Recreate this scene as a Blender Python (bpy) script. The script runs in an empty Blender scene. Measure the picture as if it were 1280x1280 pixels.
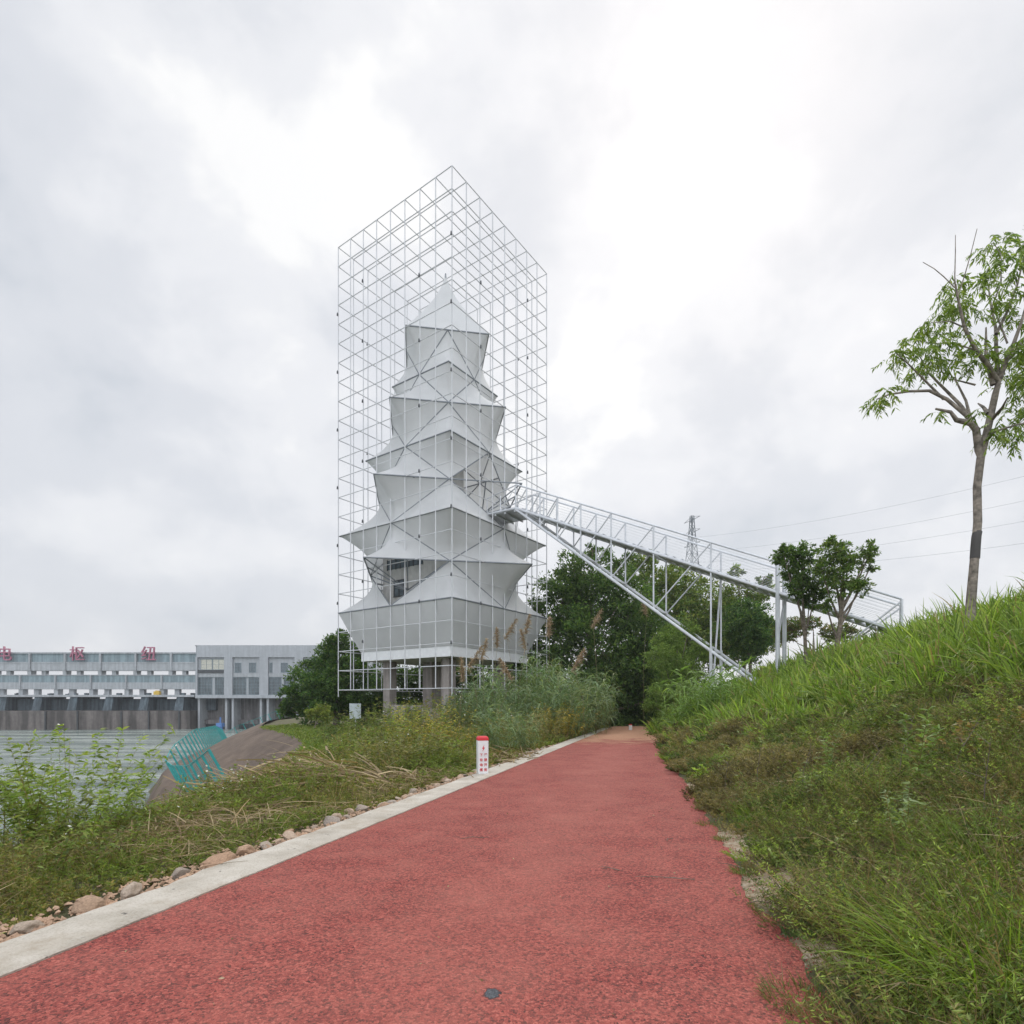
import bpy, bmesh, math, random
import numpy as np
from mathutils import Vector, Matrix, noise as mnoise

rng = np.random.default_rng(7)
random.seed(7)
sc = bpy.context.scene
COL = sc.collection
PI = math.pi
R = math.radians

# ------------------------------------------------------------------ camera
FPX = 716.0      # focal length in photo pixels (1280 wide)
HOR = 877.0      # horizon row
EYE = 1.6
cam_d = bpy.data.cameras.new('camera')
cam = bpy.data.objects.new('camera', cam_d)
COL.objects.link(cam)
cam.location = (0, 0, EYE)
cam.rotation_euler = (R(90), 0, 0)
cam_d.sensor_width = 36
cam_d.lens = 36 * FPX / 1280
cam_d.shift_y = (HOR - 640) / 1280
cam_d.clip_start = 0.05
cam_d.clip_end = 6000
sc.camera = cam

# ------------------------------------------------------------------ world, sun, exposure
SUN_EL, SUN_AZ = 48, 22      # azimuth clockwise from +Y (view direction)
world = bpy.data.worlds.new('World')
sc.world = world
world.use_nodes = True
wn, wl = world.node_tree.nodes, world.node_tree.links
wn.clear()


def wnode(t, **kw):
    n = wn.new(t)
    for k, v in kw.items():
        setattr(n, k, v)
    return n


def wmath(op, a, b=None, clamp=False):
    n = wn.new('ShaderNodeMath')
    n.operation = op
    n.use_clamp = clamp
    for i, v in enumerate((a, b)):
        if v is None:
            continue
        if isinstance(v, (int, float)):
            n.inputs[i].default_value = v
        else:
            wl.new(v, n.inputs[i])
    return n.outputs[0]


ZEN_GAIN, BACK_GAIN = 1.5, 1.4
w_out = wnode('ShaderNodeOutputWorld')
sky = wnode('ShaderNodeTexSky', sky_type='NISHITA')
sky.sun_disc = False
sky.sun_elevation = R(SUN_EL)
sky.sun_rotation = R(SUN_AZ)
sky.dust_density = 3
bg_sky = wnode('ShaderNodeBackground')
bg_sky.inputs['Strength'].default_value = 0.10
wl.new(sky.outputs[0], bg_sky.inputs['Color'])
tc = wnode('ShaderNodeTexCoord')
sep = wnode('ShaderNodeSeparateXYZ')
wl.new(tc.outputs['Generated'], sep.inputs[0])
comb = wnode('ShaderNodeMapping')
wl.new(tc.outputs['Generated'], comb.inputs['Vector'])
comb.inputs['Scale'].default_value = (1.0, 1.0, 1.35)
comb.inputs['Location'].default_value = (3.1, 7.7, 1.2)


def wnoise(scale, detail, rough, dist=0.0):
    n = wnode('ShaderNodeTexNoise')
    n.inputs['Scale'].default_value = scale
    n.inputs['Detail'].default_value = detail
    n.inputs['Roughness'].default_value = rough
    n.inputs['Distortion'].default_value = dist
    wl.new(comb.outputs[0], n.inputs['Vector'])
    return n.outputs['Fac']


n1 = wnoise(4.2, 7, 0.52, 0.12)
n2 = wnoise(1.7, 3, 0.5)
# brighter where the sun stands behind the cloud
vd = wnode('ShaderNodeVectorMath', operation='DOT_PRODUCT')
wl.new(tc.outputs['Generated'], vd.inputs[0])
gl = Vector((0.02, 0.80, 0.44)).normalized()
vd.inputs[1].default_value = gl
glow = wmath('POWER', wmath('MAXIMUM', vd.outputs['Value'], 0.0), 9.0)
vd2 = wnode('ShaderNodeVectorMath', operation='DOT_PRODUCT')
wl.new(tc.outputs['Generated'], vd2.inputs[0])
vd2.inputs[1].default_value = Vector((-0.27, 0.72, 0.70)).normalized()
glow2 = wmath('POWER', wmath('MAXIMUM', vd2.outputs['Value'], 0.0), 26.0)
glow = wmath('ADD', wmath('MULTIPLY', glow, 0.85), wmath('MULTIPLY', glow2, 0.75))
t = wmath('ADD', wmath('MULTIPLY', wmath('SUBTRACT', n1, 0.5), 2.0), wmath('MULTIPLY', wmath('SUBTRACT', n2, 0.5), 0.7))
t = wmath('ADD', t, wmath('ADD', wmath('MULTIPLY', glow, 0.36), 0.36), clamp=True)
ramp = wnode('ShaderNodeValToRGB')
cr = ramp.color_ramp
cr.interpolation = 'EASE'
cr.elements[0].position = 0.0
cr.elements[0].color = (0.55, 0.585, 0.635, 1)
cr.elements[1].position = 1.0
cr.elements[1].color = (0.90, 0.90, 0.895, 1)
e = cr.elements.new(0.42)
e.color = (0.665, 0.685, 0.725, 1)
e = cr.elements.new(0.75)
e.color = (0.775, 0.785, 0.81, 1)
wl.new(t, ramp.inputs[0])
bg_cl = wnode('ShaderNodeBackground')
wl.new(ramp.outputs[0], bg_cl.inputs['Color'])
# overcast is brightest overhead; gain there and behind the viewer is added fill light
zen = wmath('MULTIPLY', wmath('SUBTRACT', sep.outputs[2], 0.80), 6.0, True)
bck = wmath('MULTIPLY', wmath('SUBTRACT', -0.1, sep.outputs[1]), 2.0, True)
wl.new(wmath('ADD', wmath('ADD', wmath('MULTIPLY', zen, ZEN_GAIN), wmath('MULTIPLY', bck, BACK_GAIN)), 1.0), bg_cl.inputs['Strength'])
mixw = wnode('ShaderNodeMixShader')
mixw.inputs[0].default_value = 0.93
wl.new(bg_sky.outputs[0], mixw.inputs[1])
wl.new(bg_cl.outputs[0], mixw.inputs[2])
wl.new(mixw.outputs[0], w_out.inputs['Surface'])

sun_d = bpy.data.lights.new('sun', 'SUN')
sun_d.energy = 1.1
sun_d.angle = R(18)
sun_d.color = (1.0, 0.965, 0.91)
sun = bpy.data.objects.new('sun', sun_d)
COL.objects.link(sun)
sv = Vector((math.sin(R(SUN_AZ)) * math.cos(R(SUN_EL)), math.cos(R(SUN_AZ)) * math.cos(R(SUN_EL)), math.sin(R(SUN_EL))))
sun.rotation_euler = sv.to_track_quat('Z', 'Y').to_euler()

vs = sc.view_settings
vs.view_transform = 'Standard'
vs.look = 'None'
vs.exposure = 0.20
vs.gamma = 1
sc.cycles.max_bounces = 7
sc.cycles.diffuse_bounces = 3
sc.cycles.glossy_bounces = 2
sc.cycles.transmission_bounces = 4
sc.cycles.transparent_max_bounces = 8
sc.cycles.use_denoising = True
sc.cycles.caustics_reflective = False
sc.cycles.caustics_refractive = False


# ------------------------------------------------------------------ helpers
def P(px, py, D):
    return Vector(((px - 640) * D / FPX, D, EYE - (py - HOR) * D / FPX))


def tag(o, label=None, cat=None, group=None, kind=None):
    if label:
        o['label'] = label
    if cat:
        o['category'] = cat
    if group:
        o['group'] = group
    if kind:
        o['kind'] = kind
    return o


def empty(name, loc, label, cat, group=None, rz=0):
    o = bpy.data.objects.new(name, None)
    COL.objects.link(o)
    o.location = loc
    o.rotation_euler = (0, 0, rz)
    o.empty_display_size = 0.2
    o['_w'] = 1
    del o['_w']
    return tag(o, label, cat, group)


def np_mesh(name, V, F, mat, parent=None, col=None, smooth=False, loc=None):
    """V (n,3); F list of (m,k) int arrays; local coordinates."""
    me = bpy.data.meshes.new(name)
    V = np.asarray(V, dtype=np.float32).reshape(-1, 3)
    F = [np.asarray(f, dtype=np.int32) for f in F if len(f)]
    me.vertices.add(len(V))
    me.vertices.foreach_set('co', V.ravel())
    nl = sum(f.size for f in F)
    nf = sum(len(f) for f in F)
    me.loops.add(nl)
    me.loops.foreach_set('vertex_index', np.concatenate([f.ravel() for f in F]))
    me.polygons.add(nf)
    tot = np.concatenate([np.full(len(f), f.shape[1], dtype=np.int32) for f in F])
    st = np.concatenate([[0], np.cumsum(tot)[:-1]]).astype(np.int32)
    me.polygons.foreach_set('loop_start', st)
    me.polygons.foreach_set('loop_total', tot)
    me.polygons.foreach_set('use_smooth', np.full(nf, bool(smooth), dtype=bool))
    me.update(calc_edges=True)
    if col is not None:
        a = me.attributes.new('Col', 'FLOAT_COLOR', 'POINT')
        c = np.ones((len(V), 4), dtype=np.float32)
        c[:, :3] = col
        a.data.foreach_set('color', c.ravel())
    if mat:
        me.materials.append(mat)
    o = bpy.data.objects.new(name, me)
    COL.objects.link(o)
    if parent:
        o.parent = parent
    if loc is not None:
        o.location = loc
    return o


class MB:
    """collects simple solids; build() links them as ONE mesh"""

    def __init__(self, org=(0, 0, 0)):
        self.v, self.f4, self.f3, self.n = [], [], [], 0
        self.org = np.array(org, dtype=float)

    def add(self, V, quads=(), tris=()):
        V = np.asarray(V, dtype=float).reshape(-1, 3)
        if len(quads):
            self.f4.append(np.asarray(quads, dtype=int) + self.n)
        if len(tris):
            self.f3.append(np.asarray(tris, dtype=int) + self.n)
        self.v.append(V)
        self.n += len(V)

    def hexa(self, pts):
        """8 points: bottom ring 4, top ring 4"""
        self.add(pts, [(3, 2, 1, 0), (4, 5, 6, 7), (0, 1, 5, 4), (1, 2, 6, 5), (2, 3, 7, 6), (3, 0, 4, 7)])

    def box(self, x0, x1, y0, y1, z0, z1, T=None):
        p = [(x0, y0, z0), (x1, y0, z0), (x1, y1, z0), (x0, y1, z0), (x0, y0, z1), (x1, y0, z1), (x1, y1, z1), (x0, y1, z1)]
        if T:
            p = [T(*q) for q in p]
        self.hexa(p)

    def bar(self, p, q, r, n=6, r2=None, cap=True):
        p, q = np.array(p, float), np.array(q, float)
        d = q - p
        L = np.linalg.norm(d)
        if L < 1e-6:
            return
        d /= L
        a = np.array((0, 0, 1.0)) if abs(d[2]) < 0.9 else np.array((1.0, 0, 0))
        u = np.cross(d, a)
        u /= np.linalg.norm(u)
        w = np.cross(d, u)
        th = np.arange(n) * 2 * PI / n + PI / n
        ring = np.cos(th)[:, None] * u + np.sin(th)[:, None] * w
        r2 = r if r2 is None else r2
        V = np.concatenate([p + ring * r, q + ring * r2])
        i = np.arange(n)
        j = (i + 1) % n
        quads = np.stack([i, j, j + n, i + n], 1)
        self.add(V, quads)
        if cap:
            k = self.n
            self.add([p, q])
            self.f3.append(np.stack([j + k - 2 * n, i + k - 2 * n, np.full(n, k)], 1))
            self.f3.append(np.stack([i + k - n, j + k - n, np.full(n, k + 1)], 1))

    def tube(self, pts, rad, n=7):
        """smooth swept tube along points with radii"""
        pts = np.array(pts, float)
        rad = np.broadcast_to(np.array(rad, float), (len(pts),))
        m = len(pts)
        tang = np.gradient(pts, axis=0)
        tang /= np.linalg.norm(tang, axis=1)[:, None] + 1e-9
        a = np.array((0.31, 0.27, 0.91)) if abs(tang[0][2]) < 0.8 else np.array((0.9, 0.3, 0.1))
        V = []
        th = np.arange(n) * 2 * PI / n
        u = np.cross(tang[0], a)
        for k in range(m):
            u = u - tang[k] * np.dot(u, tang[k])
            u /= np.linalg.norm(u) + 1e-9
            w = np.cross(tang[k], u)
            V.append(pts[k] + (np.cos(th)[:, None] * u + np.sin(th)[:, None] * w) * rad[k])
        V = np.concatenate(V)
        i = np.arange(n)
        j = (i + 1) % n
        Q = np.concatenate([np.stack([i, j, j + n, i + n], 1) + k * n for k in range(m - 1)])
        self.add(V, Q)

    def build(self, name, mat, parent=None, smooth=False, bevel=0, col=None):
        V = np.concatenate(self.v) - self.org
        F = []
        if self.f4:
            F.append(np.concatenate(self.f4))
        if self.f3:
            F.append(np.concatenate(self.f3))
        o = np_mesh(name, V, F, mat, parent, col=col, smooth=smooth)
        if bevel:
            m = o.modifiers.new('bevel', 'BEVEL')
            m.width = bevel
            m.segments = 2
        if parent is None:
            o.location = self.org
        return o


# ------------------------------------------------------------------ materials
class NT:
    def __init__(self, name):
        self.m = bpy.data.materials.new(name)
        self.m.use_nodes = True
        self.n = self.m.node_tree.nodes
        self.l = self.m.node_tree.links
        self.b = self.n['Principled BSDF']
        self.out = self.n['Material Output']

    def node(self, t, ins=None, **kw):
        n = self.n.new(t)
        for k, v in kw.items():
            setattr(n, k, v)
        for k, v in (ins or {}).items():
            if hasattr(v, 'is_linked') or hasattr(v, 'links'):
                self.l.new(v, n.inputs[k])
            else:
                n.inputs[k].default_value = v
        return n

    def math(self, op, a, b=0.0, clamp=False):
        n = self.node('ShaderNodeMath', {0: a, 1: b}, operation=op)
        n.use_clamp = clamp
        return n.outputs[0]

    def coord(self, which='Object', scale=None):
        c = self.node('ShaderNodeTexCoord').outputs[which]
        if scale is not None:
            c = self.node('ShaderNodeMapping', {'Vector': c, 'Scale': scale}).outputs[0]
        return c

    def noise(self, vec, scale, detail=4, rough=0.55, out='Fac'):
        return self.node('ShaderNodeTexNoise', {'Vector': vec, 'Scale': scale, 'Detail': detail, 'Roughness': rough}).outputs[out]

    def ramp(self, fac, stops):
        r = self.node('ShaderNodeValToRGB', {0: fac})
        els = r.color_ramp.elements
        while len(els) < len(stops):
            els.new(0.5)
        for e, (p, c) in zip(els, stops):
            e.position = p
            e.color = (*c, 1) if len(c) == 3 else c
        return r.outputs[0]

    def mix(self, fac, a, b, blend='MIX'):
        n = self.node('ShaderNodeMix', data_type='RGBA', blend_type=blend)
        for i, v in ((0, fac), (6, a), (7, b)):
            if hasattr(v, 'links'):
                self.l.new(v, n.inputs[i])
            else:
                n.inputs[i].default_value = (*v, 1) if isinstance(v, tuple) and len(v) == 3 else v
        return n.outputs[2]

    def bump(self, h, dist=0.01, strength=1.0):
        n = self.node('ShaderNodeBump', {'Height': h, 'Distance': dist, 'Strength': strength})
        self.l.new(n.outputs[0], self.b.inputs['Normal'])

    def set(self, **kw):
        for k, v in kw.items():
            k = k.replace('_', ' ')
            if hasattr(v, 'links'):
                self.l.new(v, self.b.inputs[k])
            else:
                self.b.inputs[k].default_value = (*v, 1) if isinstance(v, tuple) and len(v) == 3 else v
        return self


def plain(name, c, rough=0.6, metal=0.0, var=0.12, scale=3.0, bump=0.0):
    t = NT(name)
    co = t.coord()
    f = t.noise(co, scale, 5, 0.6)
    d = tuple(max(0, x * (1 - var * 2)) for x in c)
    u = tuple(min(1, x * (1 + var * 1.2)) for x in c)
    t.set(Base_Color=t.ramp(f, [(0.3, d), (0.7, u)]), Roughness=rough, Metallic=metal)
    if bump:
        t.bump(t.noise(co, scale * 8, 4), bump)
    return t.m


def foliage_mat(name, transl=0.35, rough=0.5):
    t = NT(name)
    a = t.node('ShaderNodeAttribute', attribute_name='Col')
    c = a.outputs['Color']
    t.set(Base_Color=c, Roughness=rough)
    t.b.inputs['Specular IOR Level'].default_value = 0.25
    tr = t.node('ShaderNodeBsdfTranslucent', {'Color': t.mix(1.0, c, (1.5, 1.6, 0.7), 'MULTIPLY')})
    mx = t.node('ShaderNodeMixShader', {0: transl})
    t.l.new(t.b.outputs[0], mx.inputs[1])
    t.l.new(tr.outputs[0], mx.inputs[2])
    t.l.new(mx.outputs[0], t.out.inputs['Surface'])
    return t.m


M_FOL = foliage_mat('foliage')
M_DRY = foliage_mat('dry_foliage', 0.15, 0.8)

M_BARK = plain('bark', (0.20, 0.165, 0.13), 0.9, var=0.3, scale=9, bump=0.02)
M_BARK_PALE = plain('pale_bark', (0.25, 0.215, 0.18), 0.85, var=0.35, scale=7, bump=0.012)
M_STEEL = plain('galvanised_steel', (0.58, 0.60, 0.63), 0.42, 0.35, var=0.08, scale=2)
M_CAGE = plain('painted_steel_white', (0.58, 0.59, 0.61), 0.5, 0.0, var=0.05, scale=1)
M_RING = plain('ring_steel', (0.23, 0.25, 0.27), 0.45, 0.4, var=0.06)
M_DARK = plain('dark_metal', (0.06, 0.065, 0.07), 0.5, 0.3)
M_GLASS = plain('dark_glass', (0.10, 0.13, 0.15), 0.12, 0.0, var=0.15)
M_PANE = plain('green_grey_glass', (0.085, 0.11, 0.125), 0.2, 0.0, var=0.2, scale=0.6)
M_WHITE = plain('white_paint', (0.78, 0.79, 0.80), 0.5, var=0.04)
M_RED = plain('red_paint', (0.62, 0.035, 0.045), 0.5, var=0.06)
M_SIGNRED = plain('faded_red_sign', (0.36, 0.13, 0.19), 0.6, var=0.08, scale=0.4)
M_TEAL = plain('teal_paint', (0.025, 0.29, 0.28), 0.55, var=0.1)
M_YEL = plain('yellow_paint', (0.6, 0.40, 0.06), 0.5)
M_BLUE = plain('blue_paint', (0.10, 0.22, 0.50), 0.5)


def concrete(name, c, streak=0.5, rough=0.85, vs=0.25, sscale=(1.6, 1.6, 0.08)):
    t = NT(name)
    co = t.coord()
    f = t.noise(co, 1.2, 6, 0.65)
    st = t.noise(t.coord('Object', sscale), 1.0, 5, 0.6)
    base = t.ramp(f, [(0.3, tuple(x * (1 - vs) for x in c)), (0.7, tuple(x * (1 + vs * .5) for x in c))])
    s = t.ramp(st, [(0.42, (1 - streak,) * 3), (0.6, (1, 1, 1))])
    t.set(Base_Color=t.mix(1.0, base, s, 'MULTIPLY'), Roughness=rough)
    t.bump(t.noise(co, 18, 5), 0.01)
    return t.m


M_CONC = concrete('pale_concrete', (0.60, 0.59, 0.57), 0.15)
M_COLUMN = concrete('weathered_concrete', (0.36, 0.32, 0.30), 0.35)
M_DAM_LIGHT = concrete('dam_light_concrete', (0.40, 0.42, 0.44), 0.2, vs=0.15)
M_DAM_BLUE = concrete('dam_blue_cladding', (0.25, 0.32, 0.35), 0.3, vs=0.15)
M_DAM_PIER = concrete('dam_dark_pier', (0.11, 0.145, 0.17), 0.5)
M_DAM_WALL = concrete('stained_river_wall', (0.17, 0.15, 0.14), 0.6, sscale=(0.45, 0.45, 0.05))
M_DAM_GREY = concrete('powerhouse_render', (0.385, 0.405, 0.43), 0.12, vs=0.1)
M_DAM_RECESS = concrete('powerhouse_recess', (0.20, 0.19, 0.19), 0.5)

# tensile membrane
t = NT('membrane')
co = t.coord()
fb = t.noise(co, 0.5, 4, 0.6)
mc = t.ramp(fb, [(0.3, (0.68, 0.69, 0.695)), (0.7, (0.755, 0.765, 0.77))])
t.set(Base_Color=mc, Roughness=0.65)
tr = t.node('ShaderNodeBsdfTranslucent', {'Color': mc})
mx = t.node('ShaderNodeMixShader', {0: 0.34})
t.l.new(t.b.outputs[0], mx.inputs[1])
t.l.new(tr.outputs[0], mx.inputs[2])
tp = t.node('ShaderNodeBsdfTransparent')
mx2 = t.node('ShaderNodeMixShader', {0: 0.11})
t.l.new(mx.outputs[0], mx2.inputs[1])
t.l.new(tp.outputs[0], mx2.inputs[2])
t.l.new(mx2.outputs[0], t.out.inputs['Surface'])
M_MEMB = t.m

# red rubber path
t = NT('red_rubber_path')
co = t.coord()
wob = t.node('ShaderNodeMix', data_type='VECTOR')
v1 = t.node('ShaderNodeTexVoronoi', {'Vector': co, 'Scale': 62.0, 'Randomness': 1.0})
v2 = t.node('ShaderNodeTexVoronoi', {'Vector': co, 'Scale': 140.0})
g1 = t.node('ShaderNodeSeparateColor', {0: v1.outputs['Color']}).outputs[0]
g2 = t.node('ShaderNodeSeparateColor', {0: v2.outputs['Color']}).outputs[1]
g = t.math('ADD', t.math('MULTIPLY', g1, 0.65), t.math('MULTIPLY', g2, 0.35))
red = t.ramp(g, [(0.13, (0.03, 0.013, 0.013)), (0.28, (0.165, 0.037, 0.033)), (0.61, (0.318, 0.063, 0.050)), (0.95, (0.485, 0.142, 0.108))])
big = t.ramp(t.noise(co, 0.7, 5, 0.6), [(0.3, (0.93, 0.92, 0.93)), (0.7, (1.05, 1.05, 1.04))])
red = t.mix(1.0, red, big, 'MULTIPLY')
mott = t.ramp(t.noise(co, 7, 6, 0.7), [(0.35, (0.90, 0.90, 0.91)), (0.65, (1.07, 1.07, 1.07))])
red = t.mix(1.0, red, mott, 'MULTIPLY')
# pale fines worn into the surface
dustf = t.math('MULTIPLY', t.ramp(t.noise(co, 1.4, 7, 0.72), [(0.34, (0, 0, 0)), (0.8, (1, 1, 1))]), 0.5)
red = t.mix(dustf, red, (0.44, 0.165, 0.125))
sx = t.node('ShaderNodeSeparateXYZ', {0: co})
acr = t.math('SUBTRACT', sx.outputs[0], t.math('ADD', t.math('MULTIPLY', sx.outputs[1], 0.238), -1.2))
acr = t.math('ADD', acr, t.math('MULTIPLY', t.math('SUBTRACT', t.noise(co, 0.8, 5, 0.6), 0.5), 2.4))
walk = t.ramp(t.math('ABSOLUTE', acr), [(0.15, (0.18, 0.18, 0.18)), (0.95, (0, 0, 0))])
red = t.mix(walk, red, (0.46, 0.17, 0.13))
damp = t.ramp(t.noise(co, 0.45, 6, 0.62), [(0.56, (0, 0, 0)), (0.72, (0.35, 0.35, 0.35))])
red = t.mix(damp, red, (0.17, 0.045, 0.042))
# yellow soil washed over the far end
far = t.math('ADD', t.math('MULTIPLY', t.math('SUBTRACT', sx.outputs[1], 25.0), 0.25), t.math('MULTIPLY', t.math('SUBTRACT', t.noise(co, 0.9, 5, 0.7), 0.5), 5.0))
farm = t.ramp(far, [(0.0, (0, 0, 0)), (1.0, (0.85, 0.85, 0.85))])
red = t.mix(farm, red, (0.50, 0.28, 0.17))
# small worn hole showing the dark base layer
hv = t.node('ShaderNodeVectorMath', {0: co, 1: (-0.112, 3.205, 0.0)}, operation='SUBTRACT')
hm = t.node('ShaderNodeMapping', {'Vector': hv.outputs[0], 'Scale': (1.0, 0.8, 0.0)})
hl = t.node('ShaderNodeVectorMath', {0: hm.outputs[0]}, operation='LENGTH')
hd = t.math('ADD', hl.outputs['Value'], t.math('MULTIPLY', t.math('SUBTRACT', t.noise(co, 28, 4, 0.7), 0.5), 0.075))
hmk = t.ramp(hd, [(0.040, (1, 1, 1)), (0.050, (0, 0, 0))])
red = t.mix(hmk, red, t.mix(g2, (0.05, 0.055, 0.065), (0.12, 0.13, 0.14)))
t.set(Base_Color=red, Roughness=0.82)
t.b.inputs['Specular IOR Level'].default_value = 0.3
hgt = t.math('SUBTRACT', t.math('MULTIPLY', v1.outputs['Distance'], -1.0), t.math('MULTIPLY', hmk, 1.5))
hgt = t.math('ADD', hgt, t.math('MULTIPLY', g1, 0.6))
t.bump(hgt, 0.011, 1.0)
M_PATH = t.m

# kerb concrete
t = NT('kerb_concrete')
co = t.coord()
f = t.noise(co, 2.0, 7, 0.65)
c = t.ramp(f, [(0.28, (0.33, 0.295, 0.245)), (0.5, (0.46, 0.42, 0.36)), (0.72, (0.56, 0.52, 0.46))])
sp = t.ramp(t.noise(co, 60, 3, 0.6), [(0.34, (0.80, 0.78, 0.75)), (0.52, (1, 1, 1))])
c = t.mix(1.0, c, sp, 'MULTIPLY')
stn = t.ramp(t.noise(co, 1.7, 8, 0.75), [(0.50, (0, 0, 0)), (0.66, (0.75, 0.75, 0.75))])
c = t.mix(stn, c, (0.33, 0.275, 0.21))
spot = t.ramp(t.noise(co, 9, 3, 0.5), [(0.70, (0, 0, 0)), (0.74, (1, 1, 1))])
c = t.mix(spot, c, (0.10, 0.09, 0.08))
sx = t.node('ShaderNodeSeparateXYZ', {0: co})
t.set(Base_Color=c, Roughness=0.9)
t.bump(t.noise(co, 35, 6, 0.7), 0.012)
M_KERB = t.m

# ground soil
t = NT('soil')
co = t.coord()
f = t.noise(co, 1.1, 7, 0.65)
c = t.ramp(f, [(0.3, (0.065, 0.060, 0.026)), (0.5, (0.075, 0.078, 0.028)), (0.7, (0.13, 0.105, 0.055))])
c = t.mix(t.ramp(t.noise(co, 14, 5, 0.7), [(0.4, (0, 0, 0)), (0.7, (0.5, 0.5, 0.5))]), c, (0.17, 0.135, 0.08))
sand = None
for (px_, py_, sx_, sy_) in ((2.46, 5.0, 0.5, 0.95), (2.66, 6.7, 0.36, 1.1), (3.55, 11.3, 0.34, 1.5), (6.9, 27.0, 0.4, 4.0), (2.0, 3.7, .2, .4)):
    dv_ = t.node('ShaderNodeVectorMath', {0: co, 1: (px_, py_, 0)}, operation='SUBTRACT')
    mp_ = t.node('ShaderNodeMapping', {'Vector': dv_.outputs[0], 'Rotation': (0, 0, R(12)), 'Scale': (1 / sx_, 1 / sy_, 0.0)})
    ln_ = t.node('ShaderNodeVectorMath', {0: mp_.outputs[0]}, operation='LENGTH').outputs['Value']
    v_ = t.math('SUBTRACT', 1.0, ln_)
    sand = v_ if sand is None else t.math('MAXIMUM', sand, v_)
sand = t.math('ADD', sand, t.math('MULTIPLY', t.math('SUBTRACT', t.noise(co, 5, 7, 0.72), 0.5), 2.2))
sandm = t.ramp(sand, [(0.12, (0, 0, 0)), (0.32, (1, 1, 1))])
sandc = t.ramp(t.noise(co, 11, 8, 0.75), [(0.32, (0.20, 0.135, 0.08)), (0.5, (0.38, 0.285, 0.185)), (0.66, (0.52, 0.45, 0.355))])
c = t.mix(sandm, c, sandc)
t.set(Base_Color=c, Roughness=0.95)
t.bump(t.noise(co, 12, 8, 0.7), 0.06)
M_SOIL = t.m
t = NT('bare_sandy_soil')
co = t.coord()
f = t.noise(co, 5, 8, 0.7)
c = t.ramp(f, [(0.3, (0.30, 0.22, 0.14)), (0.5, (0.46, 0.36, 0.25)), (0.68, (0.60, 0.54, 0.45))])
t.set(Base_Color=c, Roughness=0.95)
t.bump(t.noise(co, 30, 8, 0.75), 0.03)
M_SAND = t.m

# revetment
t = NT('revetment_concrete')
co = t.coord()
f = t.noise(co, 0.5, 7, 0.65)
c = t.ramp(f, [(0.3, (0.10, 0.072, 0.054)), (0.55, (0.15, 0.108, 0.08)), (0.75, (0.20, 0.15, 0.115))])
st = t.ramp(t.noise(t.coord('Object', (0.5, 0.15, 1.2)), 1.6, 5, 0.7), [(0.35, (0.7, 0.69, 0.68)), (0.6, (1, 1, 1))])
t.set(Base_Color=t.mix(1.0, c, st, 'MULTIPLY'), Roughness=0.9)
t.bump(t.noise(co, 6, 6, 0.7), 0.05)
M_REV = t.m

# river
t = NT('river_water')
co = t.coord('Object', (1.0, 2.2, 1.0))
wv = t.noise(co, 0.5, 8, 0.62)
st = t.ramp(t.noise(t.coord('Object', (0.03, 0.16, 1)), 1.0, 5, 0.6), [(0.40, (0.12, 0.155, 0.14)), (0.62, (0.36, 0.40, 0.365))])
t.set(Base_Color=st, Roughness=0.16)
t.b.inputs['IOR'].default_value = 1.33
t.bump(wv, 0.9, 0.6)
M_WATER = t.m

# stone
t = NT('sandstone')
oi = t.node('ShaderNodeObjectInfo')
co = t.coord()
f = t.noise(co, 6, 6, 0.6)
base = t.ramp(oi.outputs['Random'], [(0.0, (0.42, 0.27, 0.18)), (0.4, (0.50, 0.36, 0.26)), (0.7, (0.46, 0.38, 0.31)), (1.0, (0.36, 0.31, 0.27))])
t.set(Base_Color=t.mix(1.0, base, t.ramp(f, [(0.3, (0.7, 0.68, 0.66)), (0.7, (1.15, 1.12, 1.08))]), 'MULTIPLY'), Roughness=0.9)
t.bump(t.noise(co, 25, 6, 0.7), 0.01)
M_STONE = t.m


# ------------------------------------------------------------------ terrain
EDGE = np.array([(-12.0, -14), (-8.6, -2), (-6.9, 4), (-6.35, 8), (-6.2, 11), (-6.6, 15), (-8.2, 22), (-11.0, 31), (-16.5, 41), (-23.8, 54), (-32, 75), (-38, 100), (-44, 128), (-46, 175)], float)


def edge_dist(x, y):
    """signed distance to the bank's edge, + inland; also returns slope data"""
    best = np.full(x.shape, 1e9)
    sgn = np.ones(x.shape)
    for a, b in zip(EDGE[:-1], EDGE[1:]):
        d = b - a
        tt = np.clip(((x - a[0]) * d[0] + (y - a[1]) * d[1]) / (d @ d), 0, 1)
        qx, qy = a[0] + tt * d[0], a[1] + tt * d[1]
        dist = np.hypot(x - qx, y - qy)
        s = np.sign((x - a[0]) * d[1] - (y - a[1]) * d[0])
        m = dist < best
        best = np.where(m, dist, best)
        sgn = np.where(m, s, sgn)
    sgn = np.where(sgn == 0, 1, sgn)
    return best * sgn


def xl(y):
    return -3.9 + 0.2585 * y


def xr(y):
    return 1.0 + 0.218 * y


HW = np.array([-50, 0, 0.4, 1, 2, 3, 4, 5.5, 7, 9, 12, 15, 20, 30, 60, 2000], float)
HH = np.array([0, 0, 0.04, 0.14, 0.46, 0.86, 1.32, 2.05, 2.85, 3.65, 4.55, 5.25, 5.9, 6.6, 7.5, 8], float)


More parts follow.
